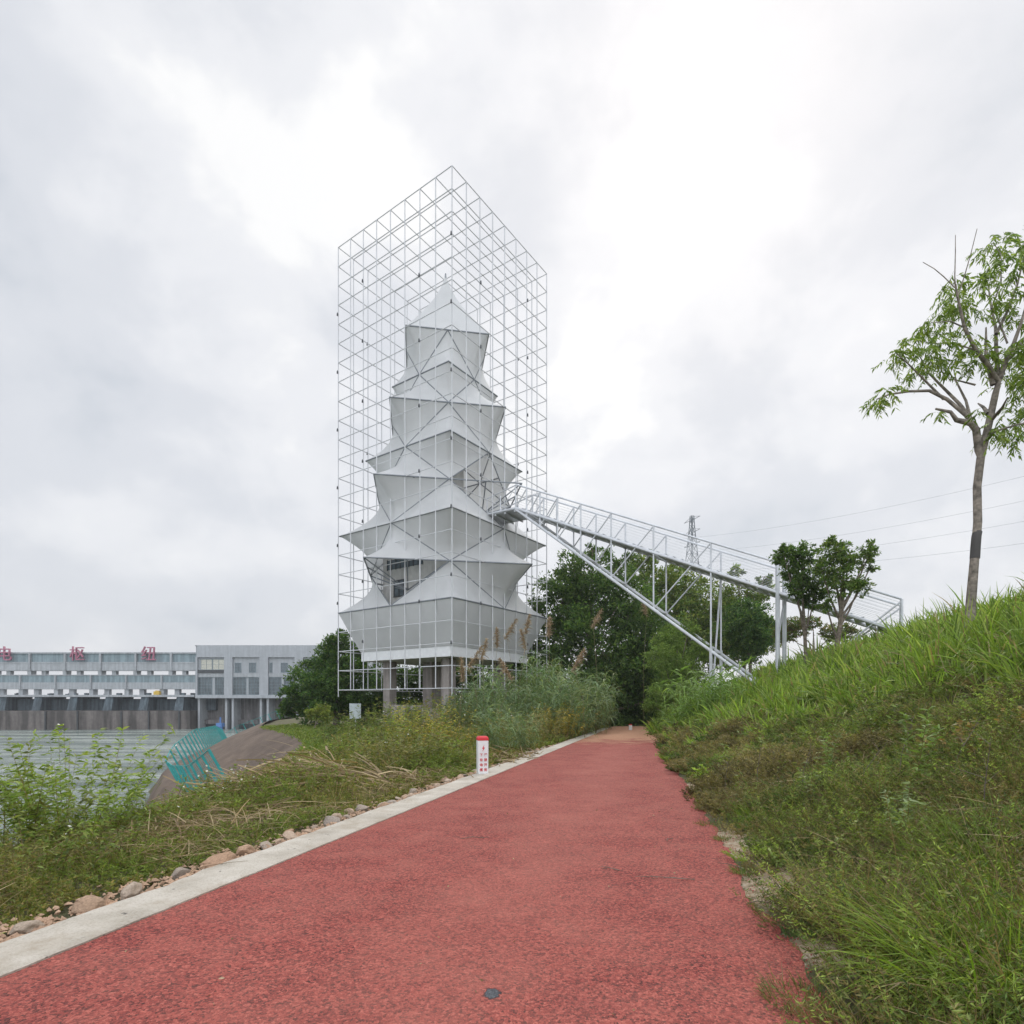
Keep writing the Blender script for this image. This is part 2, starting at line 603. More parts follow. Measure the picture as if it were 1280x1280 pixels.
def height(x, y):
    x, y = np.asarray(x, float), np.asarray(y, float)
    d = edge_dist(x, y)
    base = -0.01 * np.clip(y, -30, 70)
    w = x - xr(y)
    hill = np.interp(w, HW, HH) * np.interp(y, [40, 60, 90, 200], [1, 1, 0.6, 0.3])
    bump = (0.07 * np.sin(x * 1.9 + 0.7 * np.sin(y * 1.3)) * np.sin(y * 1.7 + 1.1) + 0.05 * np.sin(x * 4.1 + y * 2.3)) * np.clip((w - 0.3) / 2, 0, 1)
    bump = bump + 0.16 * np.sin(x * 2.3 + 1.6 * np.sin(y * .9 + 1)) * np.sin(y * 1.45 + 1.3 * np.sin(x * .8)) * np.clip((w - 0.5) / 1.5, 0, 1) * np.interp(w, [6, 9], [1, .3])
    left = np.clip((xl(y) - 0.55 - x) / 2.5, 0, 1)
    land = base - 0.05 + 0.045 * np.clip(w / 0.15, 0, 1) + hill + bump - left * 0.16
    slope = np.interp(y, [12, 26, 34, 40], [0.62, 0.62, 0.60, 0.47])
    out = land + np.minimum(d, 0) * slope + np.minimum(d + 7.6, 0) * 1.5
    out = np.where(d < 2, out - 0.10 * np.clip(1 - np.abs(d) / 2, 0, 1), out)
    return np.maximum(out, -9.0)


def gz(x, y):
    return float(height(np.array([x]), np.array([y]))[0])


def axis(fine0, fine1, step, far0, far1, g=1.25):
    a = list(np.arange(fine0, fine1 + 1e-6, step))
    s, v = step, fine0
    lo = []
    while v > far0:
        s *= g
        v -= s
        lo.append(v)
    s, v = step, a[-1]
    hi = []
    while v < far1:
        s *= g
        v += s
        hi.append(v)
    return np.array(lo[::-1] + a + hi)


gx = axis(-18, 24, 0.28, -900, 2500)
gy = axis(-2, 46, 0.32, -60, 3000)
X, Y = np.meshgrid(gx, gy)
Z = height(X, Y)
ny, nx = X.shape
ii = (np.arange(ny - 1)[:, None] * nx + np.arange(nx - 1)[None, :]).ravel()
Q = np.stack([ii, ii + 1, ii + 1 + nx, ii + nx], 1)
o = np_mesh('ground', np.stack([X, Y, Z], -1).reshape(-1, 3), [Q], M_SOIL, smooth=True)
tag(o, kind='structure')

# path sheet with an uneven right edge
ys = np.concatenate([np.arange(-3, 14, 0.06), np.arange(14, 49, 0.2)])
edge_n = np.array([0.20 * mnoise.noise((0, y * 0.7, 3.1)) + 0.06 * mnoise.noise((5, y * 3.3, 1)) + 0.045 * mnoise.noise((9, y * 9, 2)) + 0.02 * mnoise.noise((4, y * 25, 2)) for y in ys])
NXP = 9
rows = []
for k, y in enumerate(ys):
    a, b = xl(y), xr(y) + 0.05 + edge_n[k]
    fx = np.linspace(a, b, NXP)
    crown = 0.0
    z = np.full(NXP, -0.01 * y)
    z[-1] -= 0.02
    rows.append(np.stack([fx, np.full(NXP, y), z], 1))
V = np.concatenate(rows)
ii = (np.arange(len(ys) - 1)[:, None] * NXP + np.arange(NXP - 1)[None, :]).ravel()
o = np_mesh('path', V, [np.stack([ii, ii + 1, ii + 1 + NXP, ii + NXP], 1)], M_PATH, smooth=True)
tag(o, kind='structure')

# kerb strip with slightly broken outer edge
ys = np.concatenate([np.arange(-3, 14, 0.10), np.arange(14, 44, 0.4)])
rows = []
for y in ys:
    w = 0.56 + 0.05 * mnoise.noise((1, y * 1.3, 0)) + 0.035 * mnoise.noise((2, y * 6, 0))
    a = xl(y)
    z = -0.01 * y
    jj = 0.012 * mnoise.noise((3, y * 5, 0))
    rows.append([(a + 0.004 + jj, y, z - 0.06), (a + jj, y, z + 0.012), (a - 0.03 + jj, y, z + 0.02), (a - w * .5, y, z + 0.022 + 0.006 * mnoise.noise((7, y * 4, 0))), (a - w + 0.03, y, z + 0.016), (a - w, y, z - 0.01), (a - w - 0.02, y, z - 0.22)])
V = np.array(rows).reshape(-1, 3)
k = 7
ii = (np.arange(len(ys) - 1)[:, None] * k + np.arange(k - 1)[None, :]).ravel()
o = np_mesh('kerb', V, [np.stack([ii, ii + k, ii + 1 + k, ii + 1], 1)], M_KERB, smooth=False)
tag(o, kind='structure')


# water
WZ = -6.0
V, F = [], []
o = np_mesh('water', [(-900, -300, WZ), (60, -300, WZ), (60, 158, WZ), (-900, 158, WZ)], [np.array([(0, 1, 2, 3)])], M_WATER)
tag(o, kind='structure')

# revetment sheet lying on the bank slope
pts = []
seg = []
for a, b in zip(EDGE[5:-1], EDGE[6:]):
    L = np.linalg.norm(b - a)
    m = max(2, int(L / 1.5))
    for q in range(m):
        seg.append(a + (b - a) * q / m)
seg = np.array(seg)
seg = seg[(seg[:, 1] > 21.5)]
# smooth the line
for _ in range(10):
    seg[1:-1] = (seg[:-2] + seg[2:]) / 2 * .5 + seg[1:-1] * .5
tg = np.gradient(seg, axis=0)
tg /= np.linalg.norm(tg, axis=1)[:, None]
nr = np.stack([-tg[:, 1], tg[:, 0]], 1)
offs = np.linspace(0.0, 11.0, 16)
G = seg[:, None, :] + nr[:, None, :] * offs[None, :, None]
GZ = height(G[..., 0], G[..., 1]) + 0.10
m, k = G.shape[:2]
V = np.concatenate([G, GZ[..., None]], -1).reshape(-1, 3)
ii = (np.arange(m - 1)[:, None] * k + np.arange(k - 1)[None, :]).ravel()
o = np_mesh('revetment', V, [np.stack([ii, ii + k, ii + 1 + k, ii + 1], 1)], M_REV, smooth=True)
tag(o, kind='structure')
REV_SEG, REV_NR = seg, nr

# ------------------------------------------------------------------ dam and powerhouse (far bank)
DD = 160.0
S = DD / FPX


def dx(px):
    return (px - 640) * S


def dz(py):
    return EYE + (HOR - py) * S


dam = empty('river_dam', (dx(100), DD, WZ), 'long grey river dam with open galleries above a stained wall, crossing the water', 'dam')
O = (dx(100), DD, WZ)
XL, XE = dx(-190), dx(245)


def dambox(mb, px0, px1, py0, py1, y0, y1):
    mb.box(dx(px0), dx(px1), DD + y0, DD + y1, dz(py1), dz(py0))


mb = MB(O); dambox(mb, -190, 245, 817, 828.5, 0.4, 2.6); mb.build('roof_band', M_DAM_BLUE, dam)
mb = MB(O); dambox(mb, -190, 245, 815.2, 817, 0, 2.9); dambox(mb, -190, 245, 827.5, 829, 0.0, 0.4); mb.build('cornice', M_DAM_LIGHT, dam)
mb = MB(O); dambox(mb, -190, 245, 829, 838.3, 0.1, 2.4); mb.build('upper_beam', M_DAM_LIGHT, dam)
mb = MB(O); dambox(mb, -190, 245, 844.3, 853, 0.2, 2.6); mb.build('gallery_cladding', M_DAM_BLUE, dam)
mb = MB(O); dambox(mb, -190, 245, 853, 861.5, 0, 2.4); dambox(mb, -190, 245, 843.4, 844.3, 0, 2.7); mb.build('lower_beam', M_DAM_LIGHT, dam)
mb = MB(O); dambox(mb, -190, 245, 868.6, 871.2, -1.0, 9); mb.build('deck', M_DAM_LIGHT, dam)
for i, cx in enumerate(np.arange(-188, 244, 44.2)):
    mb = MB(O)
    mb = MB(O)
    dambox(mb, cx, cx + 4.5, 838.3, 843.4, 0.3, 2.2)
    mb.build('column', M_DAM_LIGHT, dam)
    mb = MB(O)
    dambox(mb, cx + 16, cx + 21, 838.3, 843.4, 0.8, 2.0)
    mb.build('column', M_DAM_LIGHT, dam)
    mb = MB(O)
    dambox(mb, cx + 3, cx + 5.2, 817.2, 838.2, -0.25, 0.38)
    mb.build('column', M_DAM_LIGHT, dam)
    mb = MB(O)
    dambox(mb, cx - 11, cx - 6, 861.5, 868.6, 0.3, 2.2)
    mb.build('column', M_DAM_LIGHT, dam)
    mb = MB(O)
    dambox(mb, cx + 6, cx + 12, 861.5, 868.6, 0.9, 2.0)
    mb.build('column', M_DAM_LIGHT, dam)
    mb = MB(O)
    dambox(mb, cx - 8.5, cx - 6.8, 844.4, 861.4, -0.3, 0.18)
    mb.build('column', M_DAM_LIGHT, dam)
    mb = MB(O)
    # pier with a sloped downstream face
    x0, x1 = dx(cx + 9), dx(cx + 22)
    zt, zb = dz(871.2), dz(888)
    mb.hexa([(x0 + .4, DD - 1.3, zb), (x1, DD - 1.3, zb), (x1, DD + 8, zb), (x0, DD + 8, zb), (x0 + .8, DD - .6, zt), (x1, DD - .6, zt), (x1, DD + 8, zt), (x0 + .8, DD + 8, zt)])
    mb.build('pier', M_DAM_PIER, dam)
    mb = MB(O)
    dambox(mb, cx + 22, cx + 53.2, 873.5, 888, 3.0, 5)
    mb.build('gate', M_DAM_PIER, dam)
    # hoist machinery on the deck
    for q in range(4):
        mb = MB(O)
        a = cx + random.uniform(0, 38)
        dambox(mb, a, a + random.uniform(2, 5), 868.6 - random.uniform(1.0, 2.6), 868.6, 1, 2)
        mb.build('hoist', M_DAM_PIER, dam)
# lower stained wall, standing nearer the camera towards the left
mb = MB(O)
mb.hexa([(dx(-190), DD - 9, WZ - 3), (XE, DD - 3, WZ - 3), (XE, DD + 8, WZ - 3), (dx(-190), DD + 8, WZ - 3), (dx(-190), DD - 9, dz(888.2)), (XE, DD - 3, dz(888.2)), (XE, DD + 8, dz(888.2)), (dx(-190), DD + 8, dz(888.2))])
mb.build('river_wall', M_DAM_WALL, dam)
mb = MB(O)
for px in (-60, 18, 76, 113, 164, 196, 232):
    mb = MB(O)
    f = (px + 190) / 435
    yy = DD - 9 + 6 * f
    mb.box(dx(px), dx(px + 1.6), yy - 0.35, yy + 1.0, WZ - 2, dz(888.5))
    mb.build('wall_joint', M_DARK, dam)


def text_mesh(body, size, mat, parent, M, extrude=0.01, name='lettering', bold=0.0):
    cu = bpy.data.curves.new(name, 'FONT')
    cu.body = body
    cu.size = size
    cu.extrude = extrude
    cu.offset = bold
    cu.align_x = 'CENTER'
    cu.align_y = 'CENTER'
    tmp = bpy.data.objects.new('tmp', cu)
    COL.objects.link(tmp)
    dg = bpy.context.evaluated_depsgraph_get()
    me = bpy.data.meshes.new_from_object(tmp.evaluated_get(dg))
    bpy.data.objects.remove(tmp)
    bpy.data.curves.remove(cu)
    me.materials.clear()
    me.materials.append(mat)
    me.name = name
    o = bpy.data.objects.new(name, me)
    COL.objects.link(o)
    if parent:
        o.parent = parent
    o.matrix_local = M
    return o


SX = Matrix.Rotation(R(90), 4, 'X')
for ch, px, word in (('电', 8, 'leftmost'), ('枢', 98.5, 'middle'), ('纽', 187.5, 'rightmost')):
    lt = text_mesh(ch, 4.3, M_SIGNRED, None, Matrix.Translation((dx(px), DD - 0.6, dz(818.6))) @ SX, 0.22, 'sign_character', 0.0)
    tag(lt, 'red %s character, %s of the three standing on the dam roofline' % (ch, word), 'sign', 'red characters on the dam')

mb = MB((dx(197), DD, dz(867)))
dambox(mb, 193.5, 200.5, 864.2, 868.5, -0.6, 1.4)
dambox(mb, 195, 199, 863.2, 864.2, -0.3, 1.0)
tag(mb.build('machine_cabinet', M_YEL), 'small yellow machine cabinet on the dam deck near the powerhouse', 'cabinet')

# powerhouse
ph = empty('powerhouse', (dx(340), DD, WZ), 'flat roofed grey powerhouse with tall windows at the right end of the dam', 'building')
PO = (dx(340), DD, WZ)


def q7(zx):
    return 230 + zx / 5.82


def r7(zy):
    return 790 + zy / 5.82


mb = MB(PO)
BX1 = 470
dambox(mb, 245, BX1, 807.6, 871.5, 0.0, 18)
mb.build('wall', M_DAM_GREY, ph)
mb = MB(PO); dambox(mb, 244.6, BX1 + .5, 806.6, 807.6, -0.4, 18.3); mb.build('roof', M_DAM_LIGHT, ph)
pil = [(92, 106), (300, 360), (555, 618), (810, 872), (1065, 1127), (1320, 1380)]
mb = MB(PO)
for a, b in pil:
    dambox(mb, q7(a), q7(b), r7(185), 871.5, -0.7, 0.0)
dambox(mb, q7(106), BX1, 807.6, r7(185), -0.7, 0.0)
mb.build('pilaster_frame', M_DAM_GREY, ph)
mb = MB(PO)
for a, b in zip(pil[:-1], pil[1:]):
    dambox(mb, q7(a[1]), q7(b[0]), r7(300), r7(328), -0.25, 0.0)
mb.build('string_course', M_DAM_LIGHT, ph)
mb = MB(PO); dambox(mb, q7(100), BX1, r7(458), r7(482), -1.3, -0.7); mb.build('balcony', M_DAM_GREY, ph)


def far_window(x0, x1, y0, y1, nv, nh, mat=M_PANE):
    fr = MB(PO)
    dambox(fr, q7(x0) - .4, q7(x1) + .4, r7(y0) - .4, r7(y0), -0.16, 0)
    dambox(fr, q7(x0) - .4, q7(x1) + .4, r7(y1), r7(y1) + .5, -0.2, 0)
    for k in range(nv + 1):
        c = q7(x0) + (q7(x1) - q7(x0)) * k / nv
        dambox(fr, c - .13, c + .13, r7(y0), r7(y1), -0.14, 0)
    for k in range(1, nh):
        c = r7(y0) + (r7(y1) - r7(y0)) * k / nh
        dambox(fr, q7(x0), q7(x1), c - .1, c + .1, -0.12, 0)
    f = fr.build('window', M_DAM_BLUE, ph)
    pn = MB(PO)
    dambox(pn, q7(x0), q7(x1), r7(y0), r7(y1), -0.06, 0)
    pn.build('pane', mat, f)


M_CREAM = plain('cream_panel', (0.52, 0.51, 0.44), 0.6)
for (x0, x1) in ((106, 205), (228, 298), (362, 452), (472, 553), (620, 708), (728, 808), (876, 960), (980, 1060)):
    far_window(x0, x1, 332, 455, 4, 5)
far_window(125, 205, 200, 273, 2, 2, M_CREAM)
far_window(212, 296, 200, 273, 2, 2, M_CREAM)
for (x0, x1) in ((372, 416), (476, 523), (624, 642), (706, 755), (880, 925), (985, 1030)):
    far_window(x0, x1, 226, 292, 2, 3, M_GLASS)
mb = MB(PO); dambox(mb, q7(108), q7(297), r7(277), r7(298), -0.5, 0); mb.build('louvre', M_DARK, ph)
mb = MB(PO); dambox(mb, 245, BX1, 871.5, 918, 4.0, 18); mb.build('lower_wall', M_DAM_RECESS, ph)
for a in (112, 310, 358, 562, 612, 818, 868):
    mb = MB(PO); dambox(mb, q7(a) - 1.3, q7(a) + 1.3, 871.5, 918, -0.3, 4.0); mb.build('pier', M_DAM_LIGHT, ph)
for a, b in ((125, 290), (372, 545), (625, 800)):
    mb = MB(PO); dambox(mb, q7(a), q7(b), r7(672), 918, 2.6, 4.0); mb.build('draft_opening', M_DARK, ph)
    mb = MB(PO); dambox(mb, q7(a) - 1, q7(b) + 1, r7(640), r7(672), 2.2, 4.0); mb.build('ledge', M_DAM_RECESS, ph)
mb = MB((dx(285), DD - 4, WZ))
dambox(mb, 281.5, 288.5, 903, 907.5, -5, -3.4)
dambox(mb, 284.6, 285.8, 896, 903, -4.4, -4.1)
dambox(mb, 282.5, 287.5, 907.5, 912.5, -4.6, -3.9)
tag(mb.build('water_gauge_board', M_BLUE), 'small blue gauge board standing in the water before the powerhouse', 'sign')

# ------------------------------------------------------------------ tower frame of reference
K = 1.5 * 7.9 / 8
TH = R(35.5)
EL = np.array((-math.cos(TH), math.sin(TH)))
ER = np.array((math.sin(TH), math.cos(TH)))
NC = np.array((-2.66, 25.4)) * 1.5
TC = NC + 4 * K * (EL + ER)
Z0 = 2.50


def tw(a, b, lv):
    p = TC + K * (a * EL + b * ER)
    return np.array((p[0], p[1], Z0 + 1.511 * lv))


# cage
TGZ = gz(TC[0], TC[1])
TO = (TC[0], TC[1], TGZ)
cage = empty('scaffold_cage', TO, 'tall square cage of thin white steel bars enclosing the pagoda shaped tower', 'steel frame')
RB = 0.034
LV = 23
for nm, f in (('front', lambda u, l: tw(u, -4, l)), ('side', lambda u, l: tw(-4, u, l)), ('back', lambda u, l: tw(u, 4, l)), ('flank', lambda u, l: tw(4, u, l))):
    mb = MB(TO)
    for u in range(-4, 5):
        if nm in ('back', 'front') or abs(u) < 4:
            mb.bar(f(u, -0.35 if abs(u) == 4 else 0), f(u, LV), RB * 1.15, 6)
    for l in range(0, LV + 1):
        mb.bar(f(-4, l), f(4, l), RB, 5)
    mb.build('bar_grid', M_CAGE, cage)
mb = MB(TO)
for u in range(-3, 4):
    mb.bar(tw(u, -4, LV), tw(u, 4, LV), RB, 5)
    mb.bar(tw(-4, u, LV), tw(4, u, LV), RB, 5)
mb.build('roof_grid', M_CAGE, cage)
# small flood lamps clipped to nodes
lampmb = None
for fi, f in enumerate((lambda u, l: tw(u, -4.06, l), lambda u, l: tw(-4.06, u, l), lambda u, l: tw(u, 4.06, l), lambda u, l: tw(4.06, u, l))):
    for u, ph0 in ((4, 1.5), (2, 2.4), (-2, 1.0), (-4, 2.0)):
        if (fi in (1, 3) and abs(u) == 4) or (fi == 2 and u == -4):
            continue
        for k in range(7):
            l = ph0 + 3 * k
            if l > 22 or (fi >= 2 and k % 2):
                continue
            p = f(u, l)
            mb = MB(TO)
            mb.bar(p + (0, 0, -0.10), p + (0, 0, 0.09), 0.062, 8, 0.045)
            mb.bar(p + (0, 0, 0.09), p + (0, 0, 0.14), 0.025, 6)
            mb.build('floodlight', M_DARK, cage)

# pagoda
pg = empty('pagoda_tower', TO, 'white tensile membrane pagoda tower with stacked star shaped tiers on concrete columns', 'tower')
HC = 2.36


def tbox(mb, a0, a1, b0, b1, l0, l1):
    mb.hexa([tw(a0, b0, l0), tw(a1, b0, l0), tw(a1, b1, l0), tw(a0, b1, l0), tw(a0, b0, l1), tw(a1, b0, l1), tw(a1, b1, l1), tw(a0, b1, l1)])


def lz(z):
    return (z - Z0) / 1.511


mb = MB(TO); tbox(mb, -HC, HC, -HC, HC, 1.62, 7.4); core = mb.build('concrete_core', M_CONC, pg)
mb = MB(TO); tbox(mb, -0.7, 0.7, -0.7, 0.7, 7.4, 16.0); mb.build('upper_shaft', M_CONC, pg)
mb = MB(TO); tbox(mb, -3.16, 3.16, -3.16, 3.16, 1.50, 1.98); mb.build('floor_band', M_WHITE, pg)
cs = 0.5
for a in (-1, 1):
    for b in (-1, 1):
        mb = MB(TO)
        tbox(mb, min(a * HC, a * (HC - cs)), max(a * HC, a * (HC - cs)), min(b * HC, b * (HC - cs)), max(b * HC, b * (HC - cs)), lz(TGZ - 0.6), 1.5)
        mb.build('column', M_COLUMN, pg)
mb = MB(TO); tbox(mb, 0.1, 0.75, -1.0, -0.3, lz(TGZ - 0.5), 1.5); mb.build('stair_shaft', M_COLUMN, pg)
mb = MB(TO)
tbox(mb, 0.75, HC - cs, -HC + .08, -HC + .28, lz(TGZ - .5), lz(1.35))
tbox(mb, -HC + cs, -0.4, -HC + .08, -HC + .28, lz(TGZ - .5), lz(1.1))
tbox(mb, -0.4, 0.75, -HC + .08, -HC + .28, lz(0.95), lz(1.35))
tbox(mb, HC - .28, HC - .08, -HC + cs, HC - cs, lz(TGZ - .5), lz(1.2))
mb.build('plinth_wall', M_COLUMN, pg)
# windows in the core
mb = MB(TO)
for a0, a1 in ((0.72, 0.79), (1.09, 1.15), (1.45, 1.52)):
    tbox(mb, a0, a1, -HC - .04, -HC, 4.85, 5.6)
tbox(mb, 0.72, 1.52, -HC - .05, -HC, 5.6, 5.66)
tbox(mb, 0.72, 1.52, -HC - .05, -HC, 4.79, 4.85)
wf = mb.build('window', M_DARK, pg)
mb = MB(TO); tbox(mb, 0.79, 1.45, -HC - .02, -HC, 4.85, 5.6); mb.build('pane', M_GLASS, wf)
mb = MB(TO); tbox(mb, -0.6, 2.0, -HC - .02, -HC, 6.25, 6.75); lv = mb.build('louvre', M_GLASS, pg)
mb = MB(TO)
for k in range(9):
    a = -0.6 + 2.6 * k / 8
    tbox(mb, a - .02, a + .02, -HC - .05, -HC - .02, 6.22, 6.78)
mb.build('slat', M_DARK, lv)

# tiers
RIMS = [('A', 4.0, 4), ('B', 5.66, 6), ('A', 3.95, 8), ('B', 5.05, 10), ('A', 3.0, 12), ('B', 4.05, 14), ('A', 2.02, 16), ('B', 2.98, 18)]
# direction k (0..7) of tower plan: even = edge normals, odd = corners, counter-clockwise in (a,b)
DIRS = [np.array((math.cos(k * PI / 4), math.sin(k * PI / 4))) for k in range(8)]


def rim_corners(kind, r):
    """dict dir index -> (corner point) and mids"""
    out = {}
    Rr = r * math.sqrt(2) if kind == 'A' else r
    for k in range(8):
        is_c = (k % 2 == 1) if kind == 'A' else (k % 2 == 0)
        out[k] = DIRS[k] * (Rr if is_c else Rr / math.sqrt(2))
    return out


def is_corner(kind, k):
    return (k % 2 == 1) if kind == 'A' else (k % 2 == 0)


def membrane(C3, M0, M1, Ap, nu=14, nv=12, p=1.75):
    """four-cornered tent: rigid rim M0-C-M1, apex Ap; concave ridge from C to Ap"""
    C3, M0, M1, Ap = map(np.asarray, (C3, M0, M1, Ap))
    V = np.zeros((nv + 1, nu + 1, 3))
    us = np.linspace(-1, 1, nu + 1)
    D = C3 - (M0 + M1) / 2
    for j in range(nv + 1):
        v = j / nv
        Lp, Rp = M0 + (Ap - M0) * v, M1 + (Ap - M1) * v
        s = min(1, v * 1.35)
        hat = (1 - np.abs(us)) * (1 - s) + s * (0.55 * (1 - np.abs(us)) ** 1.15 + 0.45 * (1 - us ** 2) ** 1.3)
        base = Lp[None, :] * (1 - (us[:, None] + 1) / 2) + Rp[None, :] * ((us[:, None] + 1) / 2)
        off = (1 - v) ** p
        V[j] = base + D[None, :] * off * hat[:, None]
        # slight inward sag between the stiff edges
        sag = 0.30 * math.sin(PI * v) * np.sin(PI * (us + 1) / 2) ** 2 * 0.35
        V[j] -= sag[:, None] * D[None, :] / (np.linalg.norm(D) + 1e-6)
    k = nu + 1
    ii = (np.arange(nv)[:, None] * k + np.arange(nu)[None, :]).ravel()
    return V.reshape(-1, 3), np.stack([ii, ii + 1, ii + 1 + k, ii + k], 1)


OPEN = {(0, 6, 'up'), (2, 4, 'up'), (3, 4, 'lo')}   # openings, filled below after testing directions
# front-left face outward normal is -b (dir 6), front-right face outward normal is -a (dir 4)
for i in range(len(RIMS) - 1):
    k0, r0, l0 = RIMS[i]
    k1, r1, l1 = RIMS[i + 1]
    lo, up = rim_corners(k0, r0), rim_corners(k1, r1)
    L3 = {k: tw(lo[k][0], lo[k][1], l0) for k in range(8)}
    U3 = {k: tw(up[k][0], up[k][1], l1) for k in range(8)}
    for k in range(8):
        kp, kn = (k - 1) % 8, (k + 1) % 8
        if is_corner(k0, k):
            if (i, k, 'lo') not in OPEN:
                V, Fq = membrane(L3[k], L3[kp], L3[kn], U3[k])
                np_mesh('canopy_panel', V - np.array(TO), [Fq], M_MEMB, pg, smooth=True)
        else:
            if (i, k, 'up') not in OPEN:
                V, Fq = membrane(U3[k], U3[kp], U3[kn], L3[k])
                np_mesh('canopy_panel', V - np.array(TO), [Fq], M_MEMB, pg, smooth=True)
    # struts zig-zag between the two rims
    for k in range(8):
        if not is_corner(k0, k):
            for s in (-1, 1):
                mb = MB(TO)
                mb.bar(L3[k], U3[(k + s) % 8], 0.045, 6)
                mb.build('strut', M_RING, pg)
for kind, r, l in RIMS:
    c = rim_corners(kind, r)
    mb = MB(TO)
    for k in range(8):
        n = (k + 1) % 8
        mb.bar(tw(c[k][0], c[k][1], l), tw(c[n][0], c[n][1], l), 0.055, 6)
    mb.build('ring_beam', M_RING, pg)
# spokes under the rims seen through the openings
for kind, r, l, ks in (('B', 5.66, 6, (6,)), ('B', 5.05, 10, (4,))):
    c = rim_corners(kind, r)
    for k in ks:
        hub = tw(c[k][0] * .50, c[k][1] * .50, l - 1.05)
        for q in (k - 1, k, k + 1):
            for ff in (0.0, 0.5):
                e1 = c[q % 8] * (1 - ff) + c[(q + 1) % 8] * ff
                mb = MB(TO)
                mb.bar(hub, tw(e1[0], e1[1], l), 0.05, 6)
                mb.build('spoke', M_RING, pg)
# crowning roof
B4 = rim_corners('B', 2.98)
apx = tw(0, 0, 22.25)
for k in (0, 2, 4, 6):
    c0, c1 = B4[k], B4[(k + 2) % 8]
    p0, p1 = tw(c0[0], c0[1], 18), tw(c1[0], c1[1], 18)
    nu, nv = 10, 14
    V = np.zeros((nv + 1, nu + 1, 3))
    ctr = tw(0, 0, 18)
    for j in range(nv + 1):
        v = j / nv
        g = (1 - v) ** 1.38
        for q in range(nu + 1):
            u = q / nu
            pp = p0 * (1 - u) + p1 * u - ctr
            pp = pp * (1 - 0.10 * math.sin(PI * u) * math.sin(PI * v))
            V[j, q] = ctr + pp * (g * 0.985 + 0.015) + np.array((0, 0, (apx[2] - ctr[2]) * v))
    kk = nu + 1
    ii = (np.arange(nv)[:, None] * kk + np.arange(nu)[None, :]).ravel()
    np_mesh('roof_panel', V.reshape(-1, 3) - np.array(TO), [np.stack([ii, ii + 1, ii + 1 + kk, ii + kk], 1)], M_MEMB, pg, smooth=True)
mb = MB(TO); mb.bar(apx - (0, 0, .3), apx + (0, 0, .12), 0.11, 8, 0.05); mb.build('finial', M_RING, pg)
# bottom skirt
A1 = rim_corners('A', 4.0)
for k in (1, 3, 5, 7):
    c0, c1 = A1[k], A1[(k + 2) % 8]
    s = 3.2 / 4.0
    P00, P01 = tw(c0[0], c0[1], 4), tw(c1[0], c1[1], 4)
    P10, P11 = tw(c0[0] * s, c0[1] * s, 1.98), tw(c1[0] * s, c1[1] * s, 1.98)
    nu, nv = 12, 6
    V = []
    nrm = np.cross(P01 - P00, P10 - P00)
    nrm /= np.linalg.norm(nrm)
    for j in range(nv + 1):
        for q in range(nu + 1):
            u, v = q / nu, j / nv
            p = (P00 * (1 - u) + P01 * u) * (1 - v) + (P10 * (1 - u) + P11 * u) * v
            V.append(p + nrm * 0.10 * math.sin(PI * v) * math.sin(PI * u))
    kk = nu + 1
    ii = (np.arange(nv)[:, None] * kk + np.arange(nu)[None, :]).ravel()
    np_mesh('skirt_panel', np.array(V) - np.array(TO), [np.stack([ii, ii + 1, ii + 1 + kk, ii + kk], 1)], M_MEMB, pg, smooth=True)

# ------------------------------------------------------------------ stair bridge
BD = np.array((0.835, -0.55))
BP = np.array((0.55, 0.835))
BF = np.array((-0.6, 43.05))
SL, SLB = 0.455, 0.797


def bs(s, side, z):
    p = BF + BD * s + BP * side
    return np.array((p[0], p[1], z))


def deck_z(s):
    return 15.46 - SL * max(0, s - 1.8)


def low_z(s):
    return 15.46 - SLB * max(0, s - 1.8)


